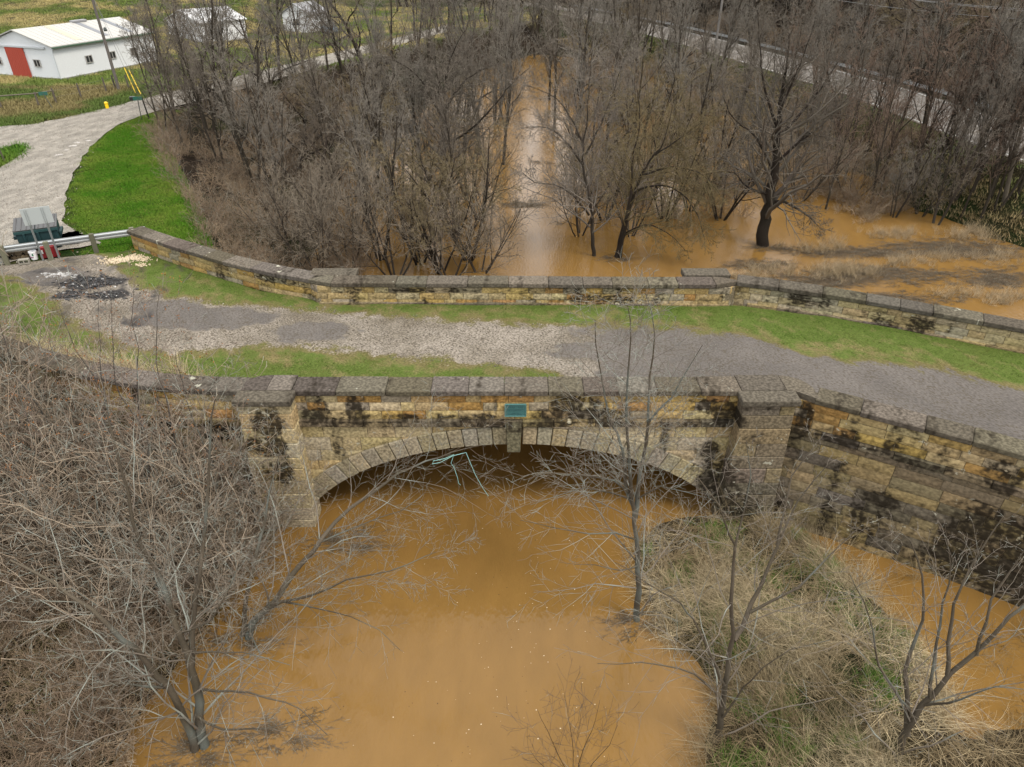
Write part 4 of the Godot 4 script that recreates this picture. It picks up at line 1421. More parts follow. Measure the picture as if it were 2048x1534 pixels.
func build_far_trees() -> void:
	var grey := Color(0.10, 0.083, 0.064)
	var dark := Color(0.062, 0.050, 0.040)
	var V := []
	V.append(tree_meshes(11, {"h": 9.5, "r": 0.14, "bark": grey, "twig": Color(0.140, 0.122, 0.100), "n": [14, 8, 6, 5], "tip": 0.007, "ratio": [0.34, 0.5, 0.5, 0.5], "ang": [0.6, 0.6, 0.7, 0.7], "start": [0.32, 0.2, 0.15, 0.15]}))
	V.append(tree_meshes(12, {"h": 8.0, "r": 0.24, "bark": dark, "twig": Color(0.105, 0.085, 0.066), "n": [12, 8, 6, 5], "tip": 0.008, "ratio": [0.62, 0.52, 0.5, 0.45], "ang": [0.95, 0.8, 0.75, 0.75], "wander": [0.16, 0.3, 0.3, 0.3, 0.3], "start": [0.22, 0.25, 0.15, 0.15]}))
	V.append(tree_meshes(13, {"h": 8.5, "r": 0.15, "stems": 3, "spread": 0.3, "bark": grey, "twig": Color(0.175, 0.155, 0.130), "n": [8, 7, 5, 4], "tip": 0.007, "ratio": [0.36, 0.5, 0.5, 0.5], "ang": [0.55, 0.6, 0.7, 0.7]}))
	V.append(tree_meshes(14, {"h": 7.5, "r": 0.09, "bark": grey, "levels": 4, "n": [16, 8, 5, 4], "tip": 0.007, "ratio": [0.3, 0.5, 0.5, 0.5], "ang": [0.6, 0.6, 0.7, 0.7], "start": [0.2, 0.2, 0.15, 0.15], "twig": Color(0.150, 0.108, 0.082)}))
	V.append(tree_meshes(15, {"h": 6.5, "r": 0.11, "stems": 5, "spread": 0.55, "bark": dark, "twig": Color(0.150, 0.120, 0.072), "n": [7, 6, 5, 4], "tip": 0.007, "ratio": [0.4, 0.5, 0.5, 0.5], "up": [0.02, -0.02, -0.05, -0.05, -0.05], "ang": [0.7, 0.7, 0.7, 0.7]}))
	V.append(tree_meshes(16, {"h": 9.0, "r": 0.13, "stems": 2, "spread": 0.2, "bark": grey, "twig": Color(0.135, 0.115, 0.094), "n": [12, 7, 6, 4], "tip": 0.007, "ratio": [0.36, 0.5, 0.5, 0.5], "ang": [0.55, 0.6, 0.7, 0.7]}))
	V.append(tree_meshes(17, {"h": 4.6, "r": 0.07, "stems": 6, "spread": 0.7, "bark": Color(0.12, 0.10, 0.08), "twig": Color(0.185, 0.155, 0.120), "levels": 4, "n": [9, 7, 5, 3], "tip": 0.006, "ratio": [0.45, 0.5, 0.5, 0.5], "ang": [0.8, 0.7, 0.7, 0.7]}))
	V.append(tree_meshes(18, {"h": 10.5, "r": 0.17, "bark": grey, "twig": Color(0.165, 0.150, 0.128), "n": [15, 8, 6, 4], "tip": 0.008, "ratio": [0.42, 0.5, 0.5, 0.5], "ang": [0.5, 0.55, 0.65, 0.7], "up": [0.03, 0.1, 0.08, 0.05, 0.03], "start": [0.25, 0.2, 0.15, 0.15]}))
	# the trees one can tell apart, built along their limbs
	var b := at(1526, 490, 0.0)
	var old := {"levels": 5, "wood": 1, "bark": dark, "twig": Color(0.115, 0.10, 0.082), "lichen": 0.0, "tip": 0.007, "n": [8, 12, 8, 6], "ratio": [0.5, 0.40, 0.48, 0.45], "wander": [0.1, 0.26, 0.28, 0.3, 0.3], "up": [0.03, 0.08, 0.06, 0.03, 0.02], "thin": [0.45, 0.48, 0.55, 0.65], "start": [0.2, 0.2, 0.15, 0.15], "seg": [8, 6, 5, 4, 2], "sides": [8, 5, 4, 3, 3]}
	guided("old_tree", "stout dark-trunked old tree with drooping low bough in the floodwater", "tree", b + Vector3(0, -0.4, 0), [
		[[[1522, 505, 0], [1534, 427, 0], [1543, 376, 0], [1550, 325, 0], [1556, 273, 0], [1560, 222, 0], [1567, 154, 0], [1585, 60, 0]], 0.420, 0.012, 1, 29],
		[[[1540, 405, 0], [1570, 403, 0.6], [1594, 417, 1.0], [1620, 435, 1.2], [1645, 460, 1.4]], 0.108, 0.012, 1, 16],
		[[[1541, 390, 0], [1495, 376, 0.5], [1468, 345, 0.7], [1427, 345, 0.9]], 0.086, 0.012, 1, 13],
		[[[1550, 330, 0], [1587, 294, 0.3], [1656, 239, 0.3], [1700, 190, 0.3]], 0.101, 0.012, 1, 18],
		[[[1548, 345, 0], [1512, 273, -0.4], [1468, 239, -0.6], [1444, 190, -0.7]], 0.101, 0.012, 1, 18],
		[[[1556, 273, 0], [1608, 220, -0.6], [1660, 150, -0.8], [1700, 80, -1.0]], 0.094, 0.012, 1, 18],
		[[[1556, 260, 0], [1530, 180, 0.6], [1520, 100, 0.8], [1515, 20, 0.9]], 0.094, 0.012, 1, 18],
		[[[1560, 222, 0], [1600, 130, 0.5], [1630, 40, 0.7]], 0.072, 0.012, 1, 16]], old, 201)
	b = at(1232, 514, 0.0)
	guided("old_tree", "two-stemmed mossy tree beside the stream, boughs arching down to the flood", "tree", b + Vector3(0, -0.4, 0), [
		[[[1228, 522, 0], [1240, 480, 0], [1255, 430, 0], [1275, 370, 0], [1300, 320, 0], [1330, 280, 0], [1345, 210, 0]], 0.158, 0.012, 1, 21],
		[[[1238, 522, 0], [1250, 450, 0.3], [1262, 390, 0.4], [1265, 320, 0.5], [1280, 250, 0.5], [1275, 180, 0.5]], 0.130, 0.012, 1, 18],
		[[[1270, 385, 0], [1310, 370, 0.6], [1360, 385, 1.0], [1395, 430, 1.2], [1410, 480, 1.3]], 0.072, 0.012, 1, 18],
		[[[1285, 350, 0], [1340, 335, 0.4], [1400, 345, 0.6], [1440, 390, 0.8]], 0.065, 0.012, 1, 18],
		[[[1245, 470, 0], [1290, 450, 0.8], [1335, 465, 1.1], [1370, 500, 1.3]], 0.050, 0.012, 1, 16],
		[[[1310, 310, 0], [1370, 270, -0.3], [1420, 230, -0.4]], 0.058, 0.012, 1, 16]], old.merged({"twig": Color(0.125, 0.10, 0.055), "up": [0.02, 0.0, -0.03, -0.03, -0.02]}, true), 202)
	b = at(1190, 512, 0.0)
	guided("old_tree", "grey bare tree at the stream edge whose low bough spans the channel", "tree", b + Vector3(0, -0.4, 0), [
		[[[1188, 520, 0], [1186, 460, 0], [1180, 400, 0], [1165, 330, 0], [1172, 250, 0], [1180, 170, 0], [1185, 100, 0]], 0.137, 0.012, 1, 24],
		[[[1178, 430, 0], [1140, 385, 0.5], [1105, 368, 0.8], [1070, 365, 1.0], [1045, 345, 1.2]], 0.065, 0.012, 1, 16],
		[[[1166, 330, 0], [1120, 270, 0.4], [1080, 252, 0.7], [1040, 258, 0.9]], 0.065, 0.012, 1, 16],
		[[[1168, 290, 0], [1130, 215, -0.2], [1095, 185, -0.3], [1050, 170, -0.4]], 0.058, 0.012, 1, 16],
		[[[1170, 310, 0], [1210, 230, -0.3], [1235, 160, -0.5], [1250, 110, -0.5]], 0.065, 0.012, 1, 18]], old.merged({"twig": Color(0.15, 0.13, 0.11), "bark": Color(0.09, 0.075, 0.06)}, true), 203)
	b = on_ground(885, 430)
	guided("old_tree", "gnarled dark tree with crooked spreading limbs among the thicket", "tree", b + Vector3(0, -0.3, 0), [
		[[[886, 445, 0], [890, 360, 0], [886, 300, 0], [889, 246, 0], [884, 200, 0], [870, 130, 0], [868, 70, 0]], 0.280, 0.012, 1, 24],
		[[[889, 246, 0], [860, 190, 0.4], [841, 160, 0.6], [815, 135, 0.7], [775, 118, 0.9]], 0.101, 0.012, 1, 18],
		[[[888, 230, 0], [915, 180, -0.4], [945, 150, -0.5], [985, 130, -0.6]], 0.101, 0.012, 1, 18],
		[[[886, 290, 0], [940, 260, 0.4], [985, 215, 0.6], [1020, 170, 0.7], [1060, 135, 0.8]], 0.094, 0.012, 1, 18],
		[[[886, 200, 0], [900, 120, 0.5], [930, 60, 0.6]], 0.086, 0.012, 1, 16]], old, 204)
	# snapped pale stubs
	var snag := thing("broken_snag", "pale split snag leaning above the thicket beside the stream", "snag", on_ground(880, 310))
	var sb := B.new()
	var zz := snag.position.z
	sb.tube(PackedVector3Array([Vector3(0.0, -0.3, 0), atz(862, 262, zz) - snag.position, atz(848, 225, zz) - snag.position, atz(832, 195, zz) - snag.position]), PackedFloat32Array([0.12, 0.11, 0.09, 0.02]), 7, Color(0.33, 0.26, 0.19))
	part("trunk", sb, M.bark, snag)
	snag = thing("broken_snag", "tall pale dead trunk leaning in the flooded wood near the highway", "snag", at(1995, 455, -0.3))
	sb = B.new()
	zz = snag.position.z
	sb.tube(PackedVector3Array([Vector3(0, -0.4, 0), atz(2008, 400, zz) - snag.position, atz(2022, 340, zz) - snag.position, atz(2038, 280, zz) - snag.position, atz(2046, 240, zz) - snag.position]), PackedFloat32Array([0.17, 0.15, 0.13, 0.1, 0.04]), 7, Color(0.26, 0.22, 0.17))
	part("trunk", sb, M.bark, snag)
	# [px, py of the foot, variant, size]
	var left := [[1008, 330, 7, 0.8], [1002, 235, 7, 0.9], [1012, 180, 0, 1.0], [1040, 122, 1, 0.9], [1068, 118, 7, 1.0], [1028, 112, 0, 1.1], [960, 545, 6, 0.9], [900, 560, 6, 1.0], [840, 530, 4, 0.9], [760, 520, 2, 0.8], [920, 470, 5, 0.85], [850, 430, 7, 0.85], [800, 400, 2, 0.9], [940, 400, 2, 0.9], [880, 380, 4, 1.0], [960, 310, 7, 0.9], [730, 350, 4, 1.1], [640, 560, 6, 1.0], [700, 545, 6, 1.15], [590, 530, 6, 1.0], [790, 555, 6, 1.1], [880, 545, 4, 0.8], [940, 520, 4, 0.9], [740, 470, 2, 0.9], [640, 470, 1, 0.75], [820, 480, 4, 1.05], [560, 440, 2, 0.85], [680, 400, 5, 0.9], [760, 390, 0, 0.85], [960, 440, 6, 1.3], [600, 370, 1, 0.85], [510, 380, 2, 0.9], [450, 350, 5, 0.85], [500, 300, 1, 0.85], [420, 290, 2, 1.0], [380, 310, 5, 0.8], [560, 290, 0, 0.95], [640, 300, 7, 0.85], [720, 300, 1, 0.9], [800, 310, 7, 0.85], [920, 340, 5, 0.9], [470, 245, 7, 0.85], [400, 240, 1, 0.75], [540, 220, 1, 0.9], [620, 225, 0, 1.0], [700, 220, 7, 0.9], [780, 230, 2, 1.0], [860, 240, 0, 1.05], [940, 250, 1, 0.9], [990, 250, 2, 0.95], [350, 235, 2, 0.8], [330, 275, 5, 0.75], [460, 190, 5, 0.95], [560, 160, 7, 1.0], [660, 165, 0, 1.0], [740, 165, 1, 1.0], [830, 170, 7, 1.0], [900, 180, 0, 1.1], [960, 170, 2, 1.1]]
	var right := [[1300, 106, 7, 0.9], [1400, 142, 0, 0.85], [1500, 176, 7, 0.9], [1565, 200, 2, 0.8], [1625, 226, 0, 0.8], [1690, 252, 7, 0.8], [1760, 272, 2, 0.75], [1835, 300, 7, 0.75], [1905, 332, 0, 0.75], [1985, 362, 7, 0.7], [1350, 124, 2, 0.9], [1450, 160, 0, 0.9], [1240, 95, 7, 1.0], [1690, 360, 3, 1.1], [1740, 410, 3, 0.9], [1800, 410, 3, 0.8], [1830, 350, 3, 1.2], [1865, 380, 3, 1.0], [1920, 440, 3, 0.9], [1940, 370, 3, 1.1], [1980, 400, 3, 1.0], [2040, 440, 3, 1.0], [1660, 380, 3, 0.9], [1770, 340, 3, 1.2], [1880, 320, 7, 0.8], [1160, 470, 6, 1.0], [1210, 440, 4, 0.8], [1260, 470, 6, 1.1], [1380, 420, 6, 1.2], [1440, 440, 4, 0.8], [1165, 405, 6, 1.0], [1180, 370, 4, 1.0], [1250, 370, 2, 0.9], [1300, 350, 4, 1.0], [1370, 360, 2, 0.85], [1430, 380, 4, 0.9], [1490, 380, 6, 1.1], [1600, 400, 6, 1.0], [1650, 420, 3, 0.9], [1960, 440, 3, 1.0], [1840, 430, 6, 0.8], [2020, 330, 2, 0.9], [1730, 280, 3, 1.2], [1290, 400, 4, 0.9], [1330, 440, 4, 0.8], [1150, 320, 7, 0.95], [1108, 262, 0, 0.9], [1098, 200, 7, 0.9], [1210, 330, 0, 0.95], [1270, 300, 2, 1.0], [1340, 320, 7, 0.9], [1400, 300, 0, 0.9], [1460, 330, 5, 0.85], [1405, 250, 7, 0.9], [1480, 250, 0, 0.95], [1320, 230, 1, 0.9], [1240, 220, 7, 1.0], [1150, 210, 1, 0.9], [1190, 150, 7, 1.0], [1270, 160, 0, 1.05], [1340, 165, 2, 1.0], [1640, 330, 2, 0.75], [1680, 300, 1, 0.8], [1720, 330, 5, 0.8], [1620, 260, 7, 0.85], [1785, 435, 2, 0.55], [1870, 450, 5, 0.8], [1845, 395, 3, 1.1], [1900, 410, 2, 0.85], [1940, 395, 7, 0.75], [1990, 425, 5, 0.8], [1760, 390, 3, 0.9], [1815, 380, 3, 1.0], [1700, 400, 6, 0.9], [1900, 350, 3, 1.1], [1960, 340, 2, 0.8], [2030, 400, 3, 1.2], [1540, 300, 3, 1.1], [1590, 330, 3, 1.0]]
	var words := ["tall straight grey tree with fine twigs", "dark tree with wide crooked limbs", "grey tree forked into three stems from the ground", "thin young tree with short side shoots", "bushy willow-like tree with many arching stems", "twin-stemmed grey tree with upright branches", "low many-stemmed grey bush of a tree", "tall grey tree with steep brush-like branches"]
	for set_ in [[left, "in the thicket left of the channel", "bare trees of the left thicket"], [right, "in the flooded wood before the highway", "bare trees of the flooded wood"]]:
		for q in set_[0]:
			var p := on_ground(q[0], q[1])
			if p.y < 0.0:
				p.y = -0.3
			tr.seed = int(q[0] * 7 + q[1])
			var s: float = q[3] * tr.randf_range(0.93, 1.07)
			var where: String
			if set_[0] == left:
				where = "close behind the curved parapet" if q[1] > 450 else ("on the left thicket slope" if q[0] < 700 else "beside the channel's left edge") if q[1] > 290 else ("by the farm road bend" if q[0] < 620 else "at the thicket's far end")
			else:
				where = ("at the channel's right edge" if q[1] > 330 else "far up the channel") if q[0] < 1290 else ("around the stout old tree" if q[1] > 290 else "before the highway bend") if q[0] < 1700 else ("in floodwater below the highway" if q[1] > 370 else "on the highway bank")
			put_tree("bare_tree", V[q[2]], words[q[2]] + " " + where, p, tr.randf() * TAU, Vector3(s, s * tr.randf_range(1.05, 1.25), s), set_[1 + 1])
	# the wood beyond the highway and at the head of the valley, one mass
	for v in [0, 1, 2, 7, 4]:
		var xf := []
		tr.seed = 900 + v
		var many := 34 if v != 4 else 26
		for k in many * 2:
			var z := tr.randf_range(-52.0, -185.0)
			var x := lerp_list(ROAD_Z, ROAD_X, z) + 11.0 + 34.0 * pow(tr.randf(), 1.4)
			if k % 2:
				z = tr.randf_range(-100.0, -190.0)
				x = tr.randf_range(-30.0, 30.0) + (-z - 100.0) * 0.1
				var r := lerp_list(ROAD_Z, ROAD_X, z)
				if x > r - 4.0 and x < r + 10.0:
					continue
				if x < lerp_list(EDGE_Z, EDGE_X, z) - 6.0 and z > -135.0:
					continue
			if v == 4 and k % 2 == 0:
				x = lerp_list(ROAD_Z, ROAD_X, z) + 10.0 + 12.0 * tr.randf()
			var s := tr.randf_range(0.8, 1.25)
			xf.append(Transform3D(Basis(Vector3.UP, tr.randf() * TAU).scaled(Vector3.ONE * s), Vector3(x, maxf(height(x, z), -0.3), z)))
		var o := Node3D.new()
		if v == 0:
			o.name = "distant_wood"
			add_child(o)
			o.set_meta("kind", "stuff")
			o.set_meta("label", "leafless grey-brown wood on the hillside beyond the highway and valley head")
			o.set_meta("category", "wood")
			M.wood_node = o
		else:
			o.free()
		scatter("trunks", V[v][0], M.bark, xf, PackedColorArray(), "", "", M.wood_node)
		scatter("twigs", V[v][1], M.twig, xf, PackedColorArray(), "", "", M.wood_node)

func spots(n: int, sd: int, where: Callable) -> Array:   # where(): a Vector3 or null
	tr.seed = sd
	var out := []
	var tries := 0
	while out.size() < n and tries < n * 12:
		tries += 1
		var p = where.call()
		if p != null:
			out.append(p)
	return out

func placed(list: Array, s0: float, s1: float, tilt: float, sd: int) -> Array:
	tr.seed = sd
	var out := []
	for p in list:
		var s := tr.randf_range(s0, s1)
		var bs := Basis(Vector3.UP, tr.randf() * TAU)
		bs = Basis(Vector3(tr.randf_range(-1, 1), 0, tr.randf_range(-1, 1)).normalized(), tr.randf_range(0, tilt)) * bs
		out.append(Transform3D(bs.scaled(Vector3.ONE * s), p))
	return out

func shades(n: int, a: Color, b: Color, sd: int) -> PackedColorArray:
	tr.seed = sd
	var out := PackedColorArray()
	for k in n:
		out.append(a.lerp(b, tr.randf()) * tr.randf_range(0.8, 1.2))
	return out

func build_brush() -> void:
	var sh := [shrub_mesh(51, 9, 1.5, {"twig": Color(0.205, 0.15, 0.10)}), shrub_mesh(52, 12, 1.1, {"twig": Color(0.285, 0.215, 0.145)}), shrub_mesh(53, 7, 2.2, {"twig": Color(0.165, 0.122, 0.086)})]
	var rear := func():
		var z := tr.randf_range(-25.5, -75.0)
		var e := lerp_list(EDGE_Z, EDGE_X, z)
		var s := lerp_list(EDGE_Z, SHORE_X, z)
		var x := lerpf(e + 0.3, s + 2.5, pow(tr.randf(), 1.1))
		if z > far_z(x) - 1.0:
			return null
		return Vector3(x, maxf(height(x, z), -0.1), z)
	var fore := func():
		var x := tr.randf_range(-19.0, -6.6)
		var z := tr.randf_range(-19.0, -5.0)
		if z < near_z(x) + 0.5 or height(x, z) < -0.12:
			return null
		return Vector3(x, height(x, z), z)
	var flood := func():
		var z := tr.randf_range(-44.0, -100.0)
		var x := tr.randf_range(6.0, lerp_list(ROAD_Z, ROAD_X, z) - 1.5)
		if n2.get_noise_2d(x * 3.0, z * 3.0) < 0.02 or z > far_z(x) - 4.0:
			return null
		return Vector3(x, maxf(height(x, z), -0.15), z)
	var hillw := func():
		var z := tr.randf_range(-44.0, -150.0)
		var x := lerp_list(ROAD_Z, ROAD_X, z) + 9.8 + 26.0 * pow(tr.randf(), 1.5)
		return Vector3(x, height(x, z), z)
	var xf := [[], [], []]
	for q in [[rear, 420, 61], [fore, 430, 62]]:
		var l := spots(q[1], q[2], q[0])
		var t := placed(l, 0.7, 1.25, 0.5, q[2] + 5)
		for k in t.size():
			xf[k % 3].append(t[k])
	var tallb := func():
		var x := tr.randf_range(-19.5, -7.0)
		var z := near_z(x) + 0.55 + 4.2 * pow(tr.randf(), 1.3)
		if height(x, z) < 0.0:
			return null
		return Vector3(x, height(x, z), z)
	var tl := placed(spots(210, 66, tallb), 1.15, 2.05, 0.3, 67)
	var br := Node3D.new()
	br.name = "brush"
	add_child(br)
	br.set_meta("kind", "stuff")
	br.set_meta("label", "tangled leafless brambles and brush covering the banks beside the bridge")
	br.set_meta("category", "brush")
	for k in 3:
		scatter("brambles", sh[k], M.twig, xf[k], PackedColorArray(), "", "", br)
	scatter("tall_stems", shrub_mesh(55, 6, 2.0, {"twig": Color(0.215, 0.172, 0.128), "up": [0.06, 0.03, 0.0], "lichen": 0.15}), M.twig, tl, PackedColorArray(), "", "", br)
	br = Node3D.new()
	br.name = "undergrowth"
	add_child(br)
	br.set_meta("kind", "stuff")
	br.set_meta("label", "bare undergrowth standing in the flood and up the highway bank")
	br.set_meta("category", "brush")
	xf = [[], [], []]
	for q in [[flood, 480, 63], [hillw, 420, 64]]:
		var l := spots(q[1], q[2], q[0])
		var t := placed(l, 0.8, 1.6, 0.4, q[2] + 5)
		for k in t.size():
			xf[k % 3].append(t[k])
	for k in 3:
		scatter("brambles", sh[k], M.twig, xf[k], PackedColorArray(), "", "", br)

func build_grass() -> void:
	# short turf on the bridge and the lawn
	var turf := clump(81, 26, 0.055, 0.13, 0.7, 0.0045, 0.2, Color(0.9, 0.95, 0.8), Color(1.0, 1.0, 1.0), 2)
	var list := []
	var cols := PackedColorArray()
	tr.seed = 301
	for k in 60000:
		var x := tr.randf_range(-23.5, 20.0)
		var z := lerpf(far_z(x) + 0.08, near_back(x) - 0.05, tr.randf())
		var bn := n1.get_noise_2d(x * 5.0, z * 5.0)
		var g := deck_kind(x, z, bn * 0.7)
		if g.x > -0.02 + tr.randf() * 0.12 or g.z > 0.05:
			continue
		var edge := clampf(-g.x / 1.1, 0.0, 1.0)
		if tr.randf() > 0.25 + edge * 0.75 or bn * 1.4 + tr.randf() * 0.5 > 0.35 + edge * 0.6:
			continue
		list.append(Vector3(x, deck_y(x, z), z))
		cols.append(Color(0.14, 0.115, 0.042).lerp(Color(0.065, 0.125, 0.014), clampf(edge * 1.2 - 0.12 + bn * 0.9 + n2.get_noise_2d(x * 8.0, z * 8.0) * 0.9 + tr.randf_range(-0.3, 0.3), 0.0, 1.0)) * tr.randf_range(0.85, 1.2))
	scatter("turf", turf, M.blade, placed(list, 0.7, 1.3, 0.2, 302), cols, "short patchy turf along both parapets of the bridge road", "grass")
	var lawn := clump(82, 30, 0.10, 0.24, 0.8, 0.008, 0.3, Color(0.9, 0.95, 0.8), Color(1, 1, 1), 2)
	list = []
	cols = PackedColorArray()
	for k in 34000:
		var z := tr.randf_range(-29.0, -64.0)
		var e := lerp_list(EDGE_Z, EDGE_X, z)
		var l := lerp_list([-64.0, -58.0, -54.0, -50.3, -46.3, -41.8, -38.0, -33.2, -30.5, -29.0], [-25.5, -27.8, -28.6, -28.0, -27.0, -25.4, -23.8, -21.5, -19.0, -18.2], z)
		var x := tr.randf_range(l - 0.5, e + 1.0)
		var bn := n1.get_noise_2d(x * 4.0, z * 4.0)
		if x < l + 0.55 and n1.get_noise_2d(x * 16.0, z * 16.0) + tr.randf_range(-0.3, 0.3) > (x - l) * 0.9 - 0.1:
			continue
		list.append(Vector3(x, height(x, z), z))
		cols.append(Color(0.06, 0.155, 0.009).lerp(Color(0.125, 0.19, 0.025), clampf(0.35 + bn * 1.5 + 0.5 * ss(0.8, 0.0, x - l), 0.0, 1.0)).lerp(Color(0.20, 0.16, 0.06), 0.6 if tr.randf() < 0.07 + 0.25 * maxf(0.0, n2.get_noise_2d(x * 9.0, z * 9.0)) else 0.0) * tr.randf_range(0.75, 1.2))
	scatter("lawn_grass", lawn, M.blade, placed(list, 0.7, 1.3, 0.2, 303), cols, "bright green lawn grass between gravel road and thicket", "grass")
	# fields and verge by the barn
	var field := clump(83, 24, 0.22, 0.5, 0.9, 0.018, 0.3, Color(0.9, 0.95, 0.85), Color(1, 1, 1), 2)
	list = []
	cols = PackedColorArray()
	for k in 34000:
		var z := tr.randf_range(-42.0, -150.0)
		var x := tr.randf_range(-36.0 - (-z - 42.0) * 0.62, lerp_list(EDGE_Z, EDGE_X, z))
		if z > -66.0 and x > -29.5 or in_gravel(x, z):
			continue
		var c := ground_colour(x, z)
		list.append(Vector3(x, height(x, z), z))
		cols.append(c * tr.randf_range(1.0, 1.5))
	scatter("field_grass", field, M.blade, placed(list, 0.7, 1.4, 0.2, 304), cols, "rough pasture grass around the white barn", "grass")
	list = []
	cols = PackedColorArray()
	for k in 5200:
		var z := tr.randf_range(-34.0, -130.0)
		var r := lerp_list(ROAD_Z, ROAD_X, z)
		var x := r - 0.6 - 7.5 * tr.randf()
		if height(x, z) < 0.05:
			continue
		list.append(Vector3(x, height(x, z), z))
		cols.append(Color(0.075, 0.12, 0.03).lerp(Color(0.22, 0.165, 0.09), clampf((r - x) / 3.2 + tr.randf_range(-0.4, 0.4), 0.0, 1.0)) * tr.randf_range(0.8, 1.3))
	scatter("verge_grass", field, M.blade, placed(list, 0.7, 1.6, 0.4, 305), cols, "green and brown grass on the highway bank", "grass")
	# long dry grass: on the island, on the wing wall, in the flood
	var straw0 := Color(0.40, 0.315, 0.185)
	var straw1 := Color(0.52, 0.43, 0.275)
	var tall := clump(84, 26, 0.95, 0.22, 0.8, 0.005, 0.26, Color(0.8, 0.8, 0.8), Color(1, 1, 1), 5)
	var stiff := clump(85, 30, 0.6, 0.16, 0.6, 0.0055, 0.14, Color(0.8, 0.8, 0.8), Color(1, 1, 1), 4)
	list = []
	cols = PackedColorArray()
	var xt := []
	tr.seed = 311
	for k in 5600:
		var x := tr.randf_range(3.0, 17.0)
		var z := tr.randf_range(-16.0, -3.5)
		var h := height(x, z)
		var patch := n2.get_noise_2d(x * 7.0, z * 7.0)
		var wet := h < -0.1
		if z < near_z(x) + 0.12 or wet and (tr.randf() < 0.8 or h < -0.45 and (x < 8.0 or z > -9.5) or tr.randf() < 0.4):
			continue
		if x > 8.2 and z > -9.6 and tr.randf() < 0.45 or patch < -0.12 and tr.randf() < 0.7:
			continue
		var flow := 0.9 + 3.2 * n2.get_noise_2d(x * 2.5, z * 2.5)
		var tilt := tr.randf_range(0.5, 1.45)
		var bs := Basis(Vector3(cos(flow), 0, sin(flow)), tilt) * Basis(Vector3.UP, tr.randf() * TAU)
		var s := tr.randf_range(0.5, 1.5)
		xt.append(Transform3D(bs.scaled(Vector3(s, s, s)), Vector3(x, maxf(h, -0.1), z)))
		var c := straw0.lerp(straw1, tr.randf()) * tr.randf_range(0.5, 1.15)
		if patch < 0.0 or wet:
			c = c.lerp(Color(0.15, 0.10, 0.05), 0.6)
		cols.append(c)
	scatter("matted_grass", tall, M.blade, xt, cols, "flattened straw-coloured grass matted over the low island", "grass")
	list = spots(1000, 312, func():
		var x := tr.randf_range(3.6, 12.0)
		var z := tr.randf_range(-15.8, -5.0)
		if height(x, z) < 0.05 or x > 8.0 and z > -9.8 or z < near_z(x) + 0.3 or n1.get_noise_2d(x * 9.0, z * 9.0) < 0.06:
			return null
		return Vector3(x, height(x, z), z))
	scatter("new_grass", clump(86, 26, 0.28, 0.16, 0.8, 0.005, 0.25, Color(0.85, 0.9, 0.8), Color(1, 1, 1), 3), M.blade, placed(list, 0.7, 1.3, 0.3, 313), shades(list.size(), Color(0.06, 0.13, 0.02), Color(0.11, 0.17, 0.035), 314), "fresh green grass sprouting through the matted straw", "grass")
	xt = []
	cols = PackedColorArray()
	tr.seed = 315
	for k in 520:   # along the left wing wall, spilling over the coping
		var x := tr.randf_range(-17.5, -9.4)
		var z := near_z(x) - 0.75 - absf(tr.randfn(0.0, 0.45))
		var dens := ss(-17.5, -14.0, x)
		if tr.randf() > 0.35 + dens * 0.6 or (x > -11.2 and tr.randf() < 0.6):
			continue
		var dir := tr.randf_range(-0.9, 0.9)
		var bs := Basis(Vector3(1, 0, dir).normalized(), tr.randf_range(-0.5, 0.9)) * Basis(Vector3.UP, tr.randf() * TAU)
		xt.append(Transform3D(bs.scaled(Vector3.ONE * tr.randf_range(0.8, 1.5)), Vector3(x, ROAD - 0.02, z)))
		cols.append(Color(0.46, 0.38, 0.24) * tr.randf_range(0.75, 1.15))
	scatter("coping_grass", stiff, M.blade, xt, cols, "tall dry grass growing behind the left wing wall and over its coping", "grass")
	xt = []
	cols = PackedColorArray()
	for k in 2000:   # the front bank under the brush
		var x := tr.randf_range(-19.0, -7.2)
		var z := tr.randf_range(-18.5, -5.0)
		var h := height(x, z)
		if z < near_z(x) + 0.2 or h < -0.05:
			continue
		var bs := Basis(Vector3(tr.randf_range(-1, 1), 0, 1).normalized(), tr.randf_range(0.1, 1.2)) * Basis(Vector3.UP, tr.randf() * TAU)
		xt.append(Transform3D(bs.scaled(Vector3.ONE * tr.randf_range(0.6, 1.3)), Vector3(x, h, z)))
		cols.append(Color(0.40, 0.32, 0.20).lerp(Color(0.12, 0.14, 0.04), 0.0 if tr.randf() < 0.8 else 0.8) * tr.randf_range(0.6, 1.1))
	scatter("bank_grass", tall, M.blade, xt, cols, "dead grass lying among the brush of the left bank", "grass")
	# tufts standing in the flood right of the far parapet
	xt = []
	cols = PackedColorArray()
	tr.seed = 317
	for q in [[1690, 545, 60, 14, 120], [1790, 470, 50, 10, 60], [1950, 470, 60, 14, 110], [1500, 560, 50, 10, 40], [1900, 590, 60, 10, 30], [1880, 520, 60, 12, 40], [1560, 545, 70, 12, 50], [2010, 600, 40, 14, 40], [1740, 430, 40, 12, 24], [2000, 520, 50, 16, 30], [1640, 500, 60, 14, 40], [1800, 525, 40, 10, 30]]:
		for k in q[4]:
			var p := at(q[0] + tr.randfn(0.0, q[2] * 0.6), q[1] + tr.randfn(0.0, q[3] * 0.6), -0.05)
			if p.z > far_z(p.x) - 1.2:
				continue
			xt.append(Transform3D(Basis(Vector3(1, 0, tr.randf_range(-1, 1)).normalized(), tr.randf_range(-0.6, 0.6)).scaled(Vector3.ONE * tr.randf_range(0.7, 1.3)), p))
			cols.append(Color(0.42, 0.33, 0.21) * tr.randf_range(0.7, 1.15))
	scatter("flooded_grass", stiff, M.blade, xt, cols, "dry grass tufts standing in floodwater beyond the far parapet", "grass")
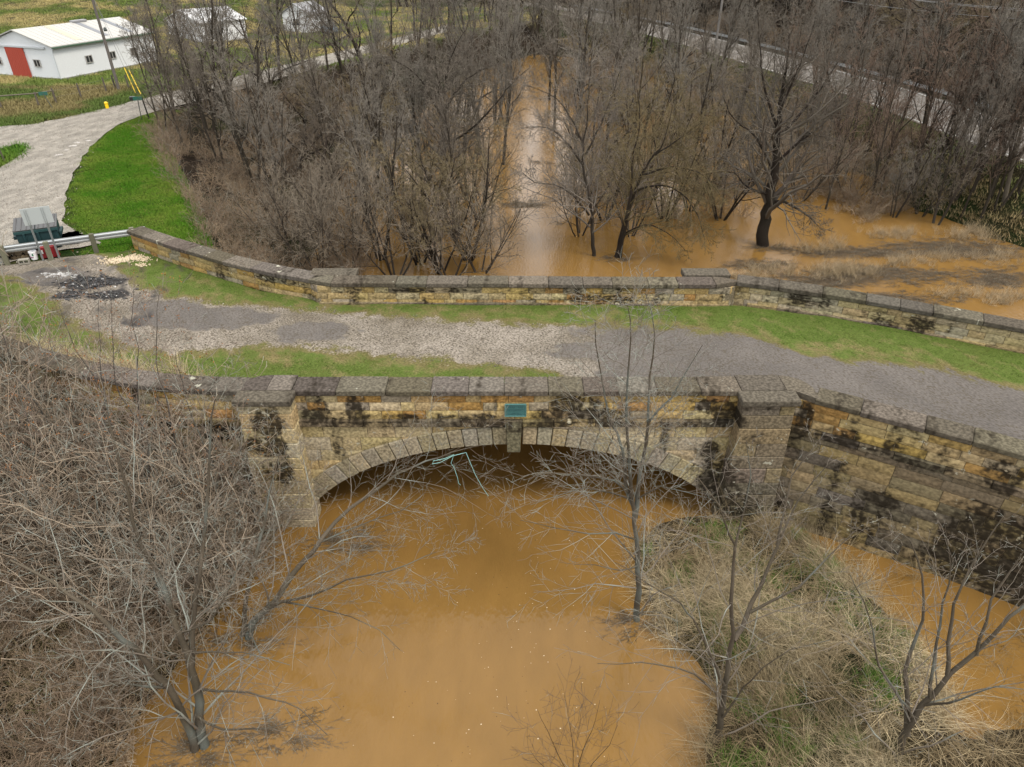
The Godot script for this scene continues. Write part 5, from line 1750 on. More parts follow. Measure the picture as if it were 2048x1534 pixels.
	# brown mats of drift on the flood
	var mat_m := shrub_mesh(54, 26, 0.75, {"up": [-0.3, -0.1, 0.0], "twig": Color(0.10, 0.075, 0.05)})
	xt = []
	tr.seed = 319
	for q in [[1660, 560, 120, 14, 70], [1900, 500, 140, 16, 100], [1780, 545, 120, 12, 60], [1800, 600, 160, 12, 36], [2000, 560, 60, 20, 40], [1700, 505, 90, 10, 40], [1043, 410, 22, 3, 16], [1085, 325, 10, 2, 3], [700, 1085, 30, 4, 5], [575, 1470, 12, 6, 3], [1500, 530, 60, 8, 14], [395, 1508, 10, 3, 4], [480, 1284, 9, 3, 4], [1277, 1246, 8, 3, 4], [1530, 496, 10, 3, 5], [1235, 518, 14, 3, 5]]:
		for k in q[4]:
			var p := at(q[0] + tr.randfn(0.0, q[2] * 0.5), q[1] + tr.randfn(0.0, q[3] * 0.5), 0.0)
			if p.z > far_z(p.x) - 1.0 and p.z < -17.5:
				continue
			var s := tr.randf_range(0.5, 1.2)
			xt.append(Transform3D(Basis(Vector3.UP, tr.randf_range(-0.5, 0.3) + PI * (tr.randi() % 2)).scaled(Vector3(s * 1.5, s * 0.13, s * 0.9)), p + Vector3(0, -0.01, 0)))
	scatter("drift_debris", mat_m, M.twig, xt, PackedColorArray(), "floating mats of drift twigs on the brown water", "debris")
	# flecks of foam and chaff drifting on the stream
	tr.seed = 333
	xt = []
	cols = PackedColorArray()
	var fleck := B.new()
	fleck.lathe(Vector3.ZERO, [[0.0, 0.006], [0.6, 0.004], [1.0, -0.004]], 6, Color.WHITE)
	for k in 260:
		var p := at(1060 + tr.randfn(0.0, 130.0), tr.randf_range(1040, 1534), 0.0) if k % 3 else at(tr.randf_range(500, 1300), tr.randf_range(1040, 1534), 0.0)
		var s := tr.randf_range(0.006, 0.022)
		xt.append(Transform3D(Basis(Vector3.UP, tr.randf() * TAU).scaled(Vector3(s, 0.6, s * tr.randf_range(0.5, 1.0))), p))
		cols.append(Color(0.55, 0.48, 0.36) if tr.randf() < 0.45 else Color(0.05, 0.03, 0.015))
	scatter("foam_flecks", fleck.mesh(), M.blade, xt, cols, "tiny flecks of foam and chaff floating on the muddy stream", "flecks")
	# loose stones of the worn road
	tr.seed = 321
	var pebble := B.new()
	var pp := []
	for k in 8:
		pp.append(Vector3([-1, 1, 1, -1][k % 4], -1 if k < 4 else 1, [-1, -1, 1, 1][k % 4]) * tr.randf_range(0.75, 1.1) * 0.02)
	pebble.hexa(pp, 0.0, Color.WHITE)
	xt = []
	cols = PackedColorArray()
	for k in 20000:
		var x := tr.randf_range(-23.0, 12.0)
		var z := lerpf(far_z(x) + 0.3, near_back(x) - 0.3, tr.randf())
		var g := deck_kind(x, z, n1.get_noise_2d(x * 5.0, z * 5.0) * 0.8)
		if g.x < -0.15 or g.y > -0.02 + 0.12 * tr.randf() or g.z > 0.0:
			continue
		var s := 0.3 + 0.75 * pow(tr.randf(), 2.5)
		xt.append(Transform3D(Basis(Vector3(tr.randf(), 1, tr.randf()).normalized(), tr.randf() * TAU).scaled(Vector3(s, s * 0.7, s * tr.randf_range(0.6, 1.2))), Vector3(x, deck_y(x, z) + 0.005, z)))
		cols.append(Color(0.15, 0.126, 0.10).lerp(Color(0.35, 0.32, 0.28), pow(tr.randf(), 3.0)) * tr.randf_range(0.5, 1.1))
	scatter("loose_gravel", pebble.mesh(), M.blade, xt, cols, "loose pale gravel strewn over the worn road on the bridge", "gravel")
	xt = []
	cols = PackedColorArray()
	for k in 30000:
		var z := tr.randf_range(-27.0, -62.0)
		var x := tr.randf_range(-38.0, -18.0)
		if -z > 40.0 and tr.randf() < 0.5 or not in_gravel(x + tr.randfn(0, 0.25), z + tr.randfn(0, 0.25)):
			continue
		var s := 0.5 + 1.1 * pow(tr.randf(), 2.5)
		xt.append(Transform3D(Basis(Vector3(tr.randf(), 1, tr.randf()).normalized(), tr.randf() * TAU).scaled(Vector3(s, s * 0.6, s * tr.randf_range(0.6, 1.2))), Vector3(x, 3.818, z)))
		cols.append(Color(0.22, 0.19, 0.155).lerp(Color(0.5, 0.47, 0.42), tr.randf() * tr.randf()) * tr.randf_range(0.6, 1.1))
	scatter("road_gravel", pebble.mesh(), M.blade, xt, cols, "loose stones scattered over the gravel farm road", "gravel")
	# charred remains of a bonfire
	xt = []
	cols = PackedColorArray()
	for q in [[178, 565, 1.25, 0.5, 420], [215, 592, 0.9, 0.3, 200], [140, 588, 0.6, 0.3, 140], [118, 550, 0.7, 0.16, 160]]:
		var c := at(q[0], q[1], ROAD)
		for k in q[4]:
			var p := c + Vector3(tr.randfn(0, q[2] * 0.5), 0.0, tr.randfn(0, q[3] * 0.7))
			var s := 0.35 + 1.5 * pow(tr.randf(), 2.0)
			xt.append(Transform3D(Basis(Vector3(tr.randf(), 1, tr.randf()).normalized(), tr.randf() * TAU).scaled(Vector3(s * tr.randf_range(0.6, 2.4), s * 0.8, s)), Vector3(p.x, deck_y(p.x, p.z) + 0.01, p.z)))
			cols.append(Color(0.35, 0.34, 0.33) * tr.randf_range(0.7, 1.4) if q[0] == 118 or tr.randf() < 0.06 else Color(0.02, 0.019, 0.019) * tr.randf_range(0.6, 1.8))
	scatter("bonfire_remains", pebble.mesh(), M.paint, xt, cols, "black charred remains and pale ash of a bonfire on the road", "ashes")
	# sawdust-pale spill on the grass by the parapet end
	xt = []
	cols = PackedColorArray()
	for q in [[238, 521, 0.36, 420], [265, 517, 0.28, 260], [285, 521, 0.22, 140], [283, 532, 0.15, 60]]:
		var c := at(q[0], q[1], ROAD)
		for k in q[3]:
			var p := c + Vector3(tr.randfn(0, q[2]), 0.0, tr.randfn(0, q[2] * 0.6))
			xt.append(Transform3D(Basis(Vector3.UP, tr.randf() * TAU).scaled(Vector3.ONE * tr.randf_range(0.4, 1.1)), Vector3(p.x, deck_y(p.x, p.z) + 0.025, p.z)))
			cols.append(Color(0.56, 0.46, 0.33) * tr.randf_range(0.8, 1.15))
	scatter("wood_chips", pebble.mesh(), M.blade, xt, cols, "pale wood chips spilled on the turf near the guard rail", "wood chips")

var gravel_outline := PackedVector2Array()
func in_gravel(x: float, z: float) -> bool:
	return Geometry2D.is_point_in_polygon(Vector2(x, z), gravel_outline)

# ---------------------------------------------------------------- things
func beam(b: B, a: Vector3, e: Vector3, w: float, h: float, col: Color, bev := 0.0) -> void:
	var z := (e - a).normalized()
	var x := Vector3.UP.cross(z)
	x = Vector3.RIGHT if x.length() < 0.01 else x.normalized()
	b.box(Transform3D(Basis(x, z.cross(x), z), (a + e) * 0.5), Vector3(w, h, (e - a).length()), col, bev)

func rod(b: B, a: Vector3, e: Vector3, r0: float, r1: float, sides: int, col: Color) -> void:
	b.tube(PackedVector3Array([a, e]), PackedFloat32Array([r0, r1]), sides, col)

func w_beam(b: B, line: Array, out: float, y: float) -> void:
	var prof := [[0.0, 0.0], [0.03, 0.0], [0.06, 0.075], [0.105, 0.075], [0.155, 0.005], [0.205, 0.075], [0.25, 0.075], [0.28, 0.0], [0.31, 0.0]]
	for k in line.size() - 1:
		var a: Vector3 = line[k]
		var e: Vector3 = line[k + 1]
		var t := (e - a).normalized()
		var o := Vector3(-t.z, 0, t.x) * out
		for j in prof.size() - 1:
			for th in [0.0, 0.005]:
				var p0: Vector3 = o * (prof[j][1] + th) + Vector3(0, y + prof[j][0], 0)
				var p1: Vector3 = o * (prof[j + 1][1] + th) + Vector3(0, y + prof[j + 1][0], 0)
				b.quad(a + p0, e + p0, e + p1, a + p1, Color(0.55, 0.57, 0.58), o if th > 0.0 else -o)

func gable_house(o: Node3D, L: float, W: float, eave: float, ridge: float, wall: Color, roof: Color, over := 0.25) -> Array:
	# local axes: x along the gable front (0..-W), z back along the side (0..-L)
	var b := B.new()
	b.quad(Vector3(0, 0, 0), Vector3(-W, 0, 0), Vector3(-W, eave, 0), Vector3(0, eave, 0), wall, Vector3.BACK)
	b.tri(Vector3(0, eave, 0), Vector3(-W, eave, 0), Vector3(-W * 0.5, ridge, 0), wall, Vector3.BACK)
	part("gable_wall", b, M.siding, o)
	b = B.new()
	b.quad(Vector3(0, 0, -L), Vector3(-W, 0, -L), Vector3(-W, eave, -L), Vector3(0, eave, -L), wall, Vector3.FORWARD)
	b.tri(Vector3(0, eave, -L), Vector3(-W, eave, -L), Vector3(-W * 0.5, ridge, -L), wall, Vector3.FORWARD)
	part("gable_wall", b, M.siding, o)
	for s in [0.0, -W]:
		b = B.new()
		b.quad(Vector3(s, 0, 0), Vector3(s, 0, -L), Vector3(s, eave, -L), Vector3(s, eave, 0), wall, Vector3(s + W * 0.5, 0, 0))
		part("side_wall", b, M.siding, o)
	for s in [-1.0, 1.0]:
		b = B.new()
		var ex: float = -W * 0.5 + s * (W * 0.5 + over)
		var ey := eave - (ridge - eave) / (W * 0.5) * over + 0.05
		var p := [Vector3(ex, ey, over), Vector3(ex, ey, -L - over), Vector3(-W * 0.5, ridge + 0.05, -L - over), Vector3(-W * 0.5, ridge + 0.05, over)]
		var q := []
		for k in p:
			q.append(k + Vector3(0, 0.07, 0))
		b.hexa(p + q, 0.0, roof)
		var n := int(L / 0.6)
		for k in n + 1:
			var z := lerpf(over - 0.05, -L - over + 0.05, k / float(n))
			beam(b, Vector3(ex, ey + 0.075, z), Vector3(-W * 0.5, ridge + 0.125, z), 0.03, 0.02, roof * 0.95)
		part("roof", b, M.roofing, o)
	return []

func window(o: Node3D, c: Vector3, right: Vector3, out: Vector3, w: float, h: float) -> void:
	var bs := Basis(right, Vector3.UP, out)
	var b := B.new()
	b.box(Transform3D(bs, c + out * 0.02), Vector3(w, h, 0.05), Color(0.035, 0.035, 0.038))
	var pane := part("window", b, M.glassy, o)
	b = B.new()
	for q in [[0, h * 0.5, w + 0.1, 0.06], [0, -h * 0.5, w + 0.1, 0.06], [-w * 0.5, 0, 0.06, h], [w * 0.5, 0, 0.06, h], [0, 0, 0.05, h]]:
		b.box(Transform3D(bs, c + right * q[0] + Vector3(0, q[1], 0) + out * 0.05), Vector3(q[2], q[3], 0.05), Color(0.45, 0.43, 0.40))
	part("frame", b, M.paint, pane)

func build_farm() -> void:
	var C := at(123, 160, 3.76)
	var o := thing("barn", "long white metal barn with a red sliding door in its gable", "barn", C + Vector3(0, -0.1, 0), -0.345)
	var L := 12.5
	var W := 8.2
	gable_house(o, L, W, 2.95, 4.15, Color(0.80, 0.82, 0.84), Color(0.46, 0.45, 0.42))
	var b := B.new()
	for q in [[0.06, 0.02, -L, 0.1, L], [-W * 0.5, 0.02, 0.04, W, 0.1]]:
		b.box(Transform3D(Basis(), Vector3(q[0], 0.06, 0.03 if q[4] < 1.0 else -L * 0.5)), Vector3(q[3], 0.34, q[4]), Color(0.27, 0.26, 0.25))
	part("foundation", b, M.paint, o)
	b = B.new()
	b.box(Transform3D(Basis(), Vector3(-4.75, 1.35, 0.09)), Vector3(2.3, 2.75, 0.1), Color(0.42, 0.062, 0.035), 0.01)
	for k in 9:
		b.box(Transform3D(Basis(), Vector3(-5.9 + 0.256 * (k + 0.5), 1.35, 0.148)), Vector3(0.03, 2.7, 0.015), Color(0.37, 0.055, 0.03))
	var door := part("sliding_door", b, M.paint, o)
	b = B.new()
	b.box(Transform3D(Basis(), Vector3(-W * 0.5 - 0.1, 2.82, 0.1)), Vector3(6.8, 0.14, 0.12), Color(0.55, 0.58, 0.6))
	part("door_track", b, M.paint, o)
	for x in [-2.35, -7.35]:
		window(o, Vector3(x, 1.45, 0.02), Vector3.RIGHT, Vector3.BACK, 0.75, 0.62)
	for z in [-3.7, -6.6, -9.4]:
		window(o, Vector3(0.02, 1.45, z), Vector3.FORWARD, Vector3.RIGHT, 0.75, 0.62)
	b = B.new()
	beam(b, Vector3(0.28, 2.87, 0.2), Vector3(0.28, 2.87, -L - 0.2), 0.12, 0.1, Color(0.07, 0.14, 0.09))
	part("gutter", b, M.paint, o)
	b = B.new()
	rod(b, Vector3(0.25, 2.85, 0.1), Vector3(0.07, 2.5, 0.08), 0.04, 0.04, 6, Color(0.55, 0.58, 0.6))
	rod(b, Vector3(0.07, 2.5, 0.08), Vector3(0.07, 0.1, 0.08), 0.04, 0.04, 6, Color(0.55, 0.58, 0.6))
	part("downpipe", b, M.paint, o)
	var sl := (4.15 - 2.95) / (W * 0.5)
	for q in [[-3.6, 0.35, Color(0.55, 0.52, 0.36)], [-7.0, 0.3, Color(0.2, 0.21, 0.23)], [-10.2, 0.3, Color(0.19, 0.2, 0.22)]]:
		b = B.new()
		beam(b, Vector3(-0.35, 2.95 + sl * 0.35 + 0.135, q[0]), Vector3(-W * 0.5 + 0.1, 4.27 - 0.01, q[0]), q[1] * 2.0, 0.015, q[2])
		part("roof_strip", b, M.paint, o)
	b = B.new()
	b.box(Transform3D(Basis(), Vector3(-W * 0.5, 4.33, -7.4)), Vector3(0.5, 0.2, 1.7), Color(0.3, 0.3, 0.31), 0.03)
	part("ridge_vent", b, M.paint, o)
	var S := at(408, 92, 3.76)
	o = thing("shed", "white gabled shed behind the trees beyond the barn", "shed", S, -0.62)
	gable_house(o, 6.5, 7.0, 2.5, 3.7, Color(0.8, 0.81, 0.82), Color(0.6, 0.6, 0.6))
	b = B.new()
	b.box(Transform3D(Basis(), Vector3(-3.5, 1.1, 0.04)), Vector3(2.4, 2.1, 0.06), Color(0.6, 0.61, 0.62), 0.01)
	part("door", b, M.paint, o)
	S = at(622, 66, 3.76)
	o = thing("cottage", "small white cottage glimpsed through the treetops", "house", S, -0.3)
	gable_house(o, 5.0, 4.2, 2.3, 3.5, Color(0.8, 0.81, 0.82), Color(0.3, 0.3, 0.31))
	window(o, Vector3(-2.1, 1.3, 0.02), Vector3.RIGHT, Vector3.BACK, 0.9, 0.8)
	S = at(634, 66, 3.76)
	o = thing("parked_car", "pale blue car parked beside the small white cottage", "car", S + Vector3(1.8, 0, 0.2), 0.4)
	b = B.new()
	b.box(Transform3D(Basis(), Vector3(0, 0.62, 0)), Vector3(1.7, 0.6, 4.2), Color(0.24, 0.34, 0.44), 0.12)
	part("body", b, M.paint, o)
	b = B.new()
	var cab := []
	for y in [0.92, 1.42]:
		for q in [[-1, -1], [1, -1], [1, 1], [-1, 1]]:
			var k: float = 1.0 if y < 1.0 else 0.78
			cab.append(Vector3(q[0] * 0.78 * k, y, 0.2 + q[1] * 1.15 * k))
	b.hexa(cab, 0.05, Color(0.1, 0.11, 0.12))
	part("cabin", b, M.glassy, o)
	for x in [-0.8, 0.8]:
		for z in [-1.3, 1.3]:
			b = B.new()
			b.lathe(Vector3(x - 0.1, 0.32, z), [[0.0, 0.0], [0.3, 0.0], [0.32, 0.05], [0.32, 0.16], [0.3, 0.2], [0.0, 0.2]], 12, Color(0.02, 0.02, 0.02), Vector3.RIGHT)
			part("wheel", b, M.plastic, o)
	# utility poles and wires
	var P := at(238, 180, 3.76)
	o = thing("utility_pole", "weathered wooden utility pole beside the barn, with guy wires", "pole", P)
	b = B.new()
	b.tube(PackedVector3Array([Vector3(0, -0.4, 0), Vector3(-0.03, 3, 0), Vector3(-0.1, 6, 0), Vector3(-0.12, 8.6, 0)]), PackedFloat32Array([0.14, 0.125, 0.11, 0.095]), 9, Color(0.26, 0.235, 0.21))
	part("shaft", b, M.wood, o)
	b = B.new()
	b.box(Transform3D(Basis(), Vector3(-0.1, 8.2, 0)), Vector3(1.9, 0.1, 0.1), Color(0.24, 0.21, 0.18))
	part("crossarm", b, M.wood, o)
	b = B.new()
	b.lathe(Vector3(0.28, 4.7, 0.05), [[0.0, 0.0], [0.13, 0.0], [0.14, 0.1], [0.08, 0.3], [0.0, 0.32]], 8, Color(0.04, 0.05, 0.045))
	rod(b, Vector3(0, 4.85, 0), Vector3(0.28, 4.9, 0.05), 0.02, 0.02, 5, Color(0.1, 0.1, 0.1))
	part("yard_lamp", b, M.plastic, o)
	for q in [[272, 188], [283, 191]]:
		var g: Vector3 = at(q[0], q[1], 3.8) - P
		b = B.new()
		rod(b, Vector3(-0.1, 7.6, 0), g, 0.012, 0.012, 4, Color(0.2, 0.2, 0.2))
		var wire := part("guy_wire", b, M.metal, o)
		b = B.new()
		var d := (Vector3(-0.1, 7.6, 0) - g).normalized()
		rod(b, g + d * 0.1, g + d * 2.2, 0.035, 0.035, 6, Color(0.75, 0.50, 0.02))
		part("yellow_sleeve", b, M.plastic, wire)
	var R := at(1430, 98, 3.0)
	o = thing("utility_pole", "grey utility pole with crossarm standing by the highway", "pole", R)
	b = B.new()
	b.tube(PackedVector3Array([Vector3(0, -0.4, 0), Vector3(0.1, 9.6, 0)]), PackedFloat32Array([0.17, 0.12]), 8, Color(0.36, 0.34, 0.32))
	part("shaft", b, M.wood, o)
	b = B.new()
	b.box(Transform3D(Basis(Vector3.UP, 0.3), Vector3(0.1, 8.9, 0)), Vector3(2.2, 0.12, 0.1), Color(0.34, 0.32, 0.3))
	part("crossarm", b, M.wood, o)
	var top := R + Vector3(0.1, 8.95, 0)
	for k in 3:
		var e := atz(2300, [30, 36, 50][k], -58.0)
		var pts := PackedVector3Array()
		var rad := PackedFloat32Array()
		for j in 25:
			var t := j / 24.0
			pts.append((top + Vector3([-0.9, 0.9, 0][k], [0.1, 0.1, -1.1][k], 0)).lerp(e, t) - Vector3(0, 4.0 * 0.9 * t * (1.0 - t), 0))
			rad.append(0.014)
		b = B.new()
		b.tube(pts, rad, 4, Color(0.45, 0.46, 0.47))
		tag(part("power_line", b, M.metal, self), "thin power line strung along the wooded highway bank", "wire", "power lines over the highway")
	# rail along the highway
	var line := []
	for z in [-34.0, -42.0, -50.0, -58.0, -66.0, -75.0, -85.0, -96.0, -108.0, -122.0, -138.0, -158.0]:
		line.append(Vector3(lerp_list(ROAD_Z, ROAD_X, z) + 7.6, 3.03, z - 1.6))
	o = thing("guard_rail", "long galvanised guard rail along the far edge of the highway", "guard rail")
	b = B.new()
	w_beam(b, line, 1.0, 0.38)
	part("rail", b, M.metal, o)
	for k in line.size() - 1:
		var n := int((line[k + 1] - line[k]).length() / 3.8)
		for j in n:
			b = B.new()
			b.box(Transform3D(Basis(), line[k].lerp(line[k + 1], j / float(n)) + Vector3(0.14, 0.25, 0)), Vector3(0.13, 1.0, 0.15), Color(0.3, 0.28, 0.25))
			part("post", b, M.wood, o)
	# fence, signs, markers
	o = thing("rail_fence", "weathered wooden rail fence beside the farm road", "fence")
	var fp := []
	for q in [[-40, 222], [4, 218], [78, 212], [113, 206]]:
		var p := at(q[0], q[1], 3.78)
		fp.append(p)
		b = B.new()
		rod(b, p + Vector3(0, -0.2, 0), p + Vector3(0, 1.05, 0), 0.08, 0.07, 6, Color(0.22, 0.19, 0.155))
		part("post", b, M.wood, o)
	for k in 3:
		b = B.new()
		rod(b, fp[k] + Vector3(0, 0.95, 0), fp[k + 1] + Vector3(0, 0.95, 0), 0.05, 0.045, 6, Color(0.25, 0.22, 0.18))
		part("rail", b, M.wood, o)
	o = thing("wire_fence", "wire fence on short wooden posts between verge and barn", "fence")
	fp = []
	for q in [[113, 206], [163, 196], [213, 183], [231, 178], [258, 177]]:
		var p := at(q[0], q[1], 3.78)
		fp.append(p)
		b = B.new()
		rod(b, p + Vector3(0.0, -0.2, 0), p + Vector3(-0.04, 1.15, 0), 0.075, 0.065, 6, Color(0.2, 0.175, 0.15))
		part("post", b, M.wood, o)
	for k in 4:
		b = B.new()
		for y in [0.45, 0.95]:
			rod(b, fp[k] + Vector3(0, y, 0), fp[k + 1] + Vector3(0, y, 0), 0.006, 0.006, 4, Color(0.2, 0.19, 0.18))
		part("wire", b, M.metal, o)
	for q in [[283, 240, 275, 197, "small green road-name sign on a thin post at the junction", Color(0.02, 0.15, 0.10)], [108, 218, 86, 187, "small green sign on a leaning post by the rail fence", Color(0.025, 0.12, 0.09)]]:
		var p := at(q[0], q[1], 3.78)
		o = thing("street_sign", q[4], "sign", p)
		var t := atz(q[2], q[3], p.z) - p
		b = B.new()
		rod(b, Vector3(0, -0.2, 0), t, 0.03, 0.03, 6, Color(0.12, 0.13, 0.12))
		part("post", b, M.metal, o)
		b = B.new()
		b.box(Transform3D(Basis(Vector3.UP, 0.3), t), Vector3(0.62, 0.26, 0.02), q[5])
		part("plate", b, M.paint, o)
	var mp := at(10, 322, 3.78)
	o = thing("mailbox", "dark mailbox on a wooden post at the grass island", "mailbox", mp)
	b = B.new()
	rod(b, Vector3(0, -0.2, 0), Vector3(-0.12, 1.1, 0), 0.05, 0.05, 6, Color(0.16, 0.14, 0.11))
	part("post", b, M.wood, o)
	b = B.new()
	b.box(Transform3D(Basis(Vector3.UP, 0.4), Vector3(-0.12, 1.22, 0)), Vector3(0.24, 0.24, 0.55), Color(0.03, 0.035, 0.035), 0.05)
	part("box", b, M.plastic, o)
	mp = at(299, 238, 3.78)
	o = thing("mailbox", "black mailbox on a leaning dark post by the road junction", "mailbox", mp)
	b = B.new()
	rod(b, Vector3(0, -0.2, 0), Vector3(-0.15, 1.5, 0), 0.05, 0.05, 6, Color(0.06, 0.055, 0.05))
	rod(b, Vector3(-0.13, 1.4, 0), Vector3(-0.75, 1.45, 0), 0.04, 0.04, 6, Color(0.06, 0.055, 0.05))
	part("post", b, M.wood, o)
	b = B.new()
	b.box(Transform3D(Basis(Vector3.UP, 0.2), Vector3(-0.85, 1.45, 0)), Vector3(0.4, 0.28, 0.3), Color(0.015, 0.015, 0.015), 0.04)
	part("box", b, M.plastic, o)
	mp = at(215, 217, 3.79)
	o = thing("yellow_marker", "short yellow pedestal marker on the grass verge", "marker", mp)
	b = B.new()
	b.lathe(Vector3.ZERO, [[0.13, -0.1], [0.13, 0.42], [0.09, 0.5], [0.0, 0.52]], 10, Color(0.80, 0.55, 0.01))
	part("body", b, M.plastic, o)
	b = B.new()
	b.lathe(Vector3.ZERO, [[0.135, 0.36], [0.15, 0.38], [0.15, 0.42], [0.12, 0.47]], 10, Color(0.7, 0.46, 0.01))
	part("lid", b, M.plastic, o)

func build_roadside() -> void:
	var ga := at(272, 490, ROAD)
	var gb := at(15, 526, ROAD)
	var dir := (gb - ga).normalized()       # towards the left
	var back := Vector3(-dir.z, 0, dir.x)   # away from the bridge
	if back.z > 0.0:
		back = -back
	var o := thing("guard_rail", "short galvanised guard rail on wooden posts closing the old road", "guard rail")
	var b := B.new()
	w_beam(b, [ga - dir * 0.35 + back * 0.12, gb + dir * 4.0 + back * 0.12], -1.0 if Vector3(-dir.z, 0, dir.x).dot(back) > 0 else 1.0, 0.40)
	part("rail", b, M.metal, o)
	b = B.new()
	b.lathe(ga - dir * 0.42 + back * 0.16 + Vector3(0, 0.40, 0), [[0.0, 0.0], [0.12, 0.0], [0.125, 0.02], [0.125, 0.29], [0.12, 0.31], [0.0, 0.31]], 12, Color(0.55, 0.57, 0.58))
	part("end_piece", b, M.metal, o)
	for q in [[272, 490], [193, 503], [103, 520], [15, 528], [-75, 545]]:
		var p := at(q[0], q[1], ROAD)
		b = B.new()
		b.box(Transform3D(Basis(Vector3.UP, atan2(dir.x, dir.z)), p + Vector3(0, 0.28, 0)), Vector3(0.16, 1.06, 0.19), Color(0.24, 0.235, 0.165) * (1.0 + 0.2 * sin(q[0])), 0.012)
		part("post", b, M.wood, o)
	# the sign seen from behind
	var s0 := at(87, 521, ROAD)
	var s1 := at(119, 516, ROAD)
	var sd := (s1 - s0).normalized()
	var sf := Vector3(-sd.z, 0, sd.x)
	o = thing("road_sign", "blank grey back of a road sign on two steel posts behind the guard rail", "sign", (s0 + s1) * 0.5)
	var ht := atz(57, 420, s0.z).y - ROAD
	for s in [s0, s1]:
		b = B.new()
		var f: Vector3 = s - o.position
		for q in [[0, 0, 0.07, 0.006], [-0.035, 0.016, 0.006, 0.04], [0.035, 0.016, 0.006, 0.04]]:
			b.box(Transform3D(Basis(sd, Vector3.UP, sf), f + sd * q[0] + sf * q[1] + Vector3(0, ht * 0.5 - 0.1, 0)), Vector3(q[2], ht + 0.2, q[3]), Color(0.42, 0.45, 0.46))
		part("post", b, M.metal, o)
	b = B.new()
	b.box(Transform3D(Basis(sd, Vector3.UP, sf), Vector3(0.06, ht - 0.30, 0) - sf * 0.03), Vector3(1.06, 0.70, 0.012), Color(0.40, 0.43, 0.43), 0.004)
	part("panel", b, M.sheet, o)
	# dumpster
	var dc := at(80, 503, ROAD) + back * 0.5 - dir * 0.12
	o = thing("dumpster", "dark green steel dumpster with grey lid behind the guard rail", "dumpster", dc, atan2(-back.x, -back.z))
	o.scale = Vector3.ONE * 0.88
	var teal := Color(0.010, 0.042, 0.044)
	var body := []
	for y in [0.1, 1.05]:
		var k: float = 0.9 if y < 0.5 else 1.0
		for q in [[-0.9, -0.6], [0.9, -0.6], [0.9, 0.55], [-0.9, 0.55]]:
			body.append(Vector3(q[0] * (0.96 if y < 0.5 else 1.0), y if q[1] > 0 or y < 0.5 else y + 0.3, q[1] * k))
	b = B.new()
	b.hexa(body, 0.015, teal)
	part("body", b, M.paint, o)
	b = B.new()
	b.box(Transform3D(Basis(), Vector3(0, 1.03, 0.57)), Vector3(1.9, 0.14, 0.08), Color(0.014, 0.058, 0.058), 0.01)
	part("rim", b, M.paint, o)
	for x in [-0.55, 0.05, 0.62]:
		b = B.new()
		b.box(Transform3D(Basis(Vector3.RIGHT, 0.06), Vector3(x, 0.55, 0.565)), Vector3(0.09, 0.85, 0.06), Color(0.011, 0.047, 0.048), 0.008)
		part("rib", b, M.paint, o)
	for x in [-0.48, 0.48]:
		b = B.new()
		var lp := []
		for th in [0.0, 0.04]:
			for q in [[-0.46, 1.39, -0.62], [0.46, 1.39, -0.62], [0.46, 1.12, 0.6], [-0.46, 1.12, 0.6]]:
				lp.append(Vector3(x + q[0], q[1] + th, q[2]))
		b.hexa(lp, 0.006, Color(0.05, 0.049, 0.048))
		for k in 4:
			beam(b, Vector3(x - 0.35 + k * 0.23, 1.445, -0.58), Vector3(x - 0.35 + k * 0.23, 1.175, 0.55), 0.04, 0.025, Color(0.045, 0.043, 0.042))
		part("lid", b, M.plastic, o)
	for x in [-0.98, 0.98]:
		b = B.new()
		b.box(Transform3D(Basis(), Vector3(x, 0.75, 0.0)), Vector3(0.12, 0.16, 0.8), teal, 0.01)
		part("fork_pocket", b, M.paint, o)
	# bucket, bin, blocks, logs, bag
	var p := at(70, 518, ROAD)
	o = thing("bucket", "white plastic bucket with printed label beside the sign post", "bucket", p)
	b = B.new()
	b.lathe(Vector3.ZERO, [[0.0, 0.0], [0.125, 0.0], [0.145, 0.30], [0.155, 0.30], [0.155, 0.36], [0.14, 0.36], [0.12, 0.03], [0.0, 0.03]], 18, Color(0.72, 0.72, 0.73))
	part("pail", b, M.plastic, o)
	b = B.new()
	b.box(Transform3D(Basis(), Vector3(0.05, 0.24, 0.132)), Vector3(0.07, 0.1, 0.012), Color(0.02, 0.16, 0.07))
	b.box(Transform3D(Basis(), Vector3(-0.02, 0.12, 0.128)), Vector3(0.15, 0.03, 0.012), Color(0.22, 0.03, 0.11))
	part("label_print", b, M.paint, o)
	p = at(101, 516, ROAD) + back * 0.14
	o = thing("red_bin", "dark red tapered tub behind a guard rail post", "bin", p, atan2(-back.x, -back.z))
	var tub := []
	for y in [0.0, 0.5]:
		for q in [[-0.36, -0.2], [0.36, -0.2], [0.36, 0.12], [-0.36, 0.12]]:
			tub.append(Vector3(q[0] * (1.0 if y < 0.1 else 0.72), y, q[1]))
	b = B.new()
	b.hexa(tub, 0.02, Color(0.20, 0.012, 0.018))
	part("tub", b, M.plastic, o)
	b = B.new()
	b.box(Transform3D(Basis(), Vector3(-0.24, 0.3, 0.13)), Vector3(0.11, 0.16, 0.012), Color(0.6, 0.6, 0.58))
	part("sticker", b, M.paint, o)
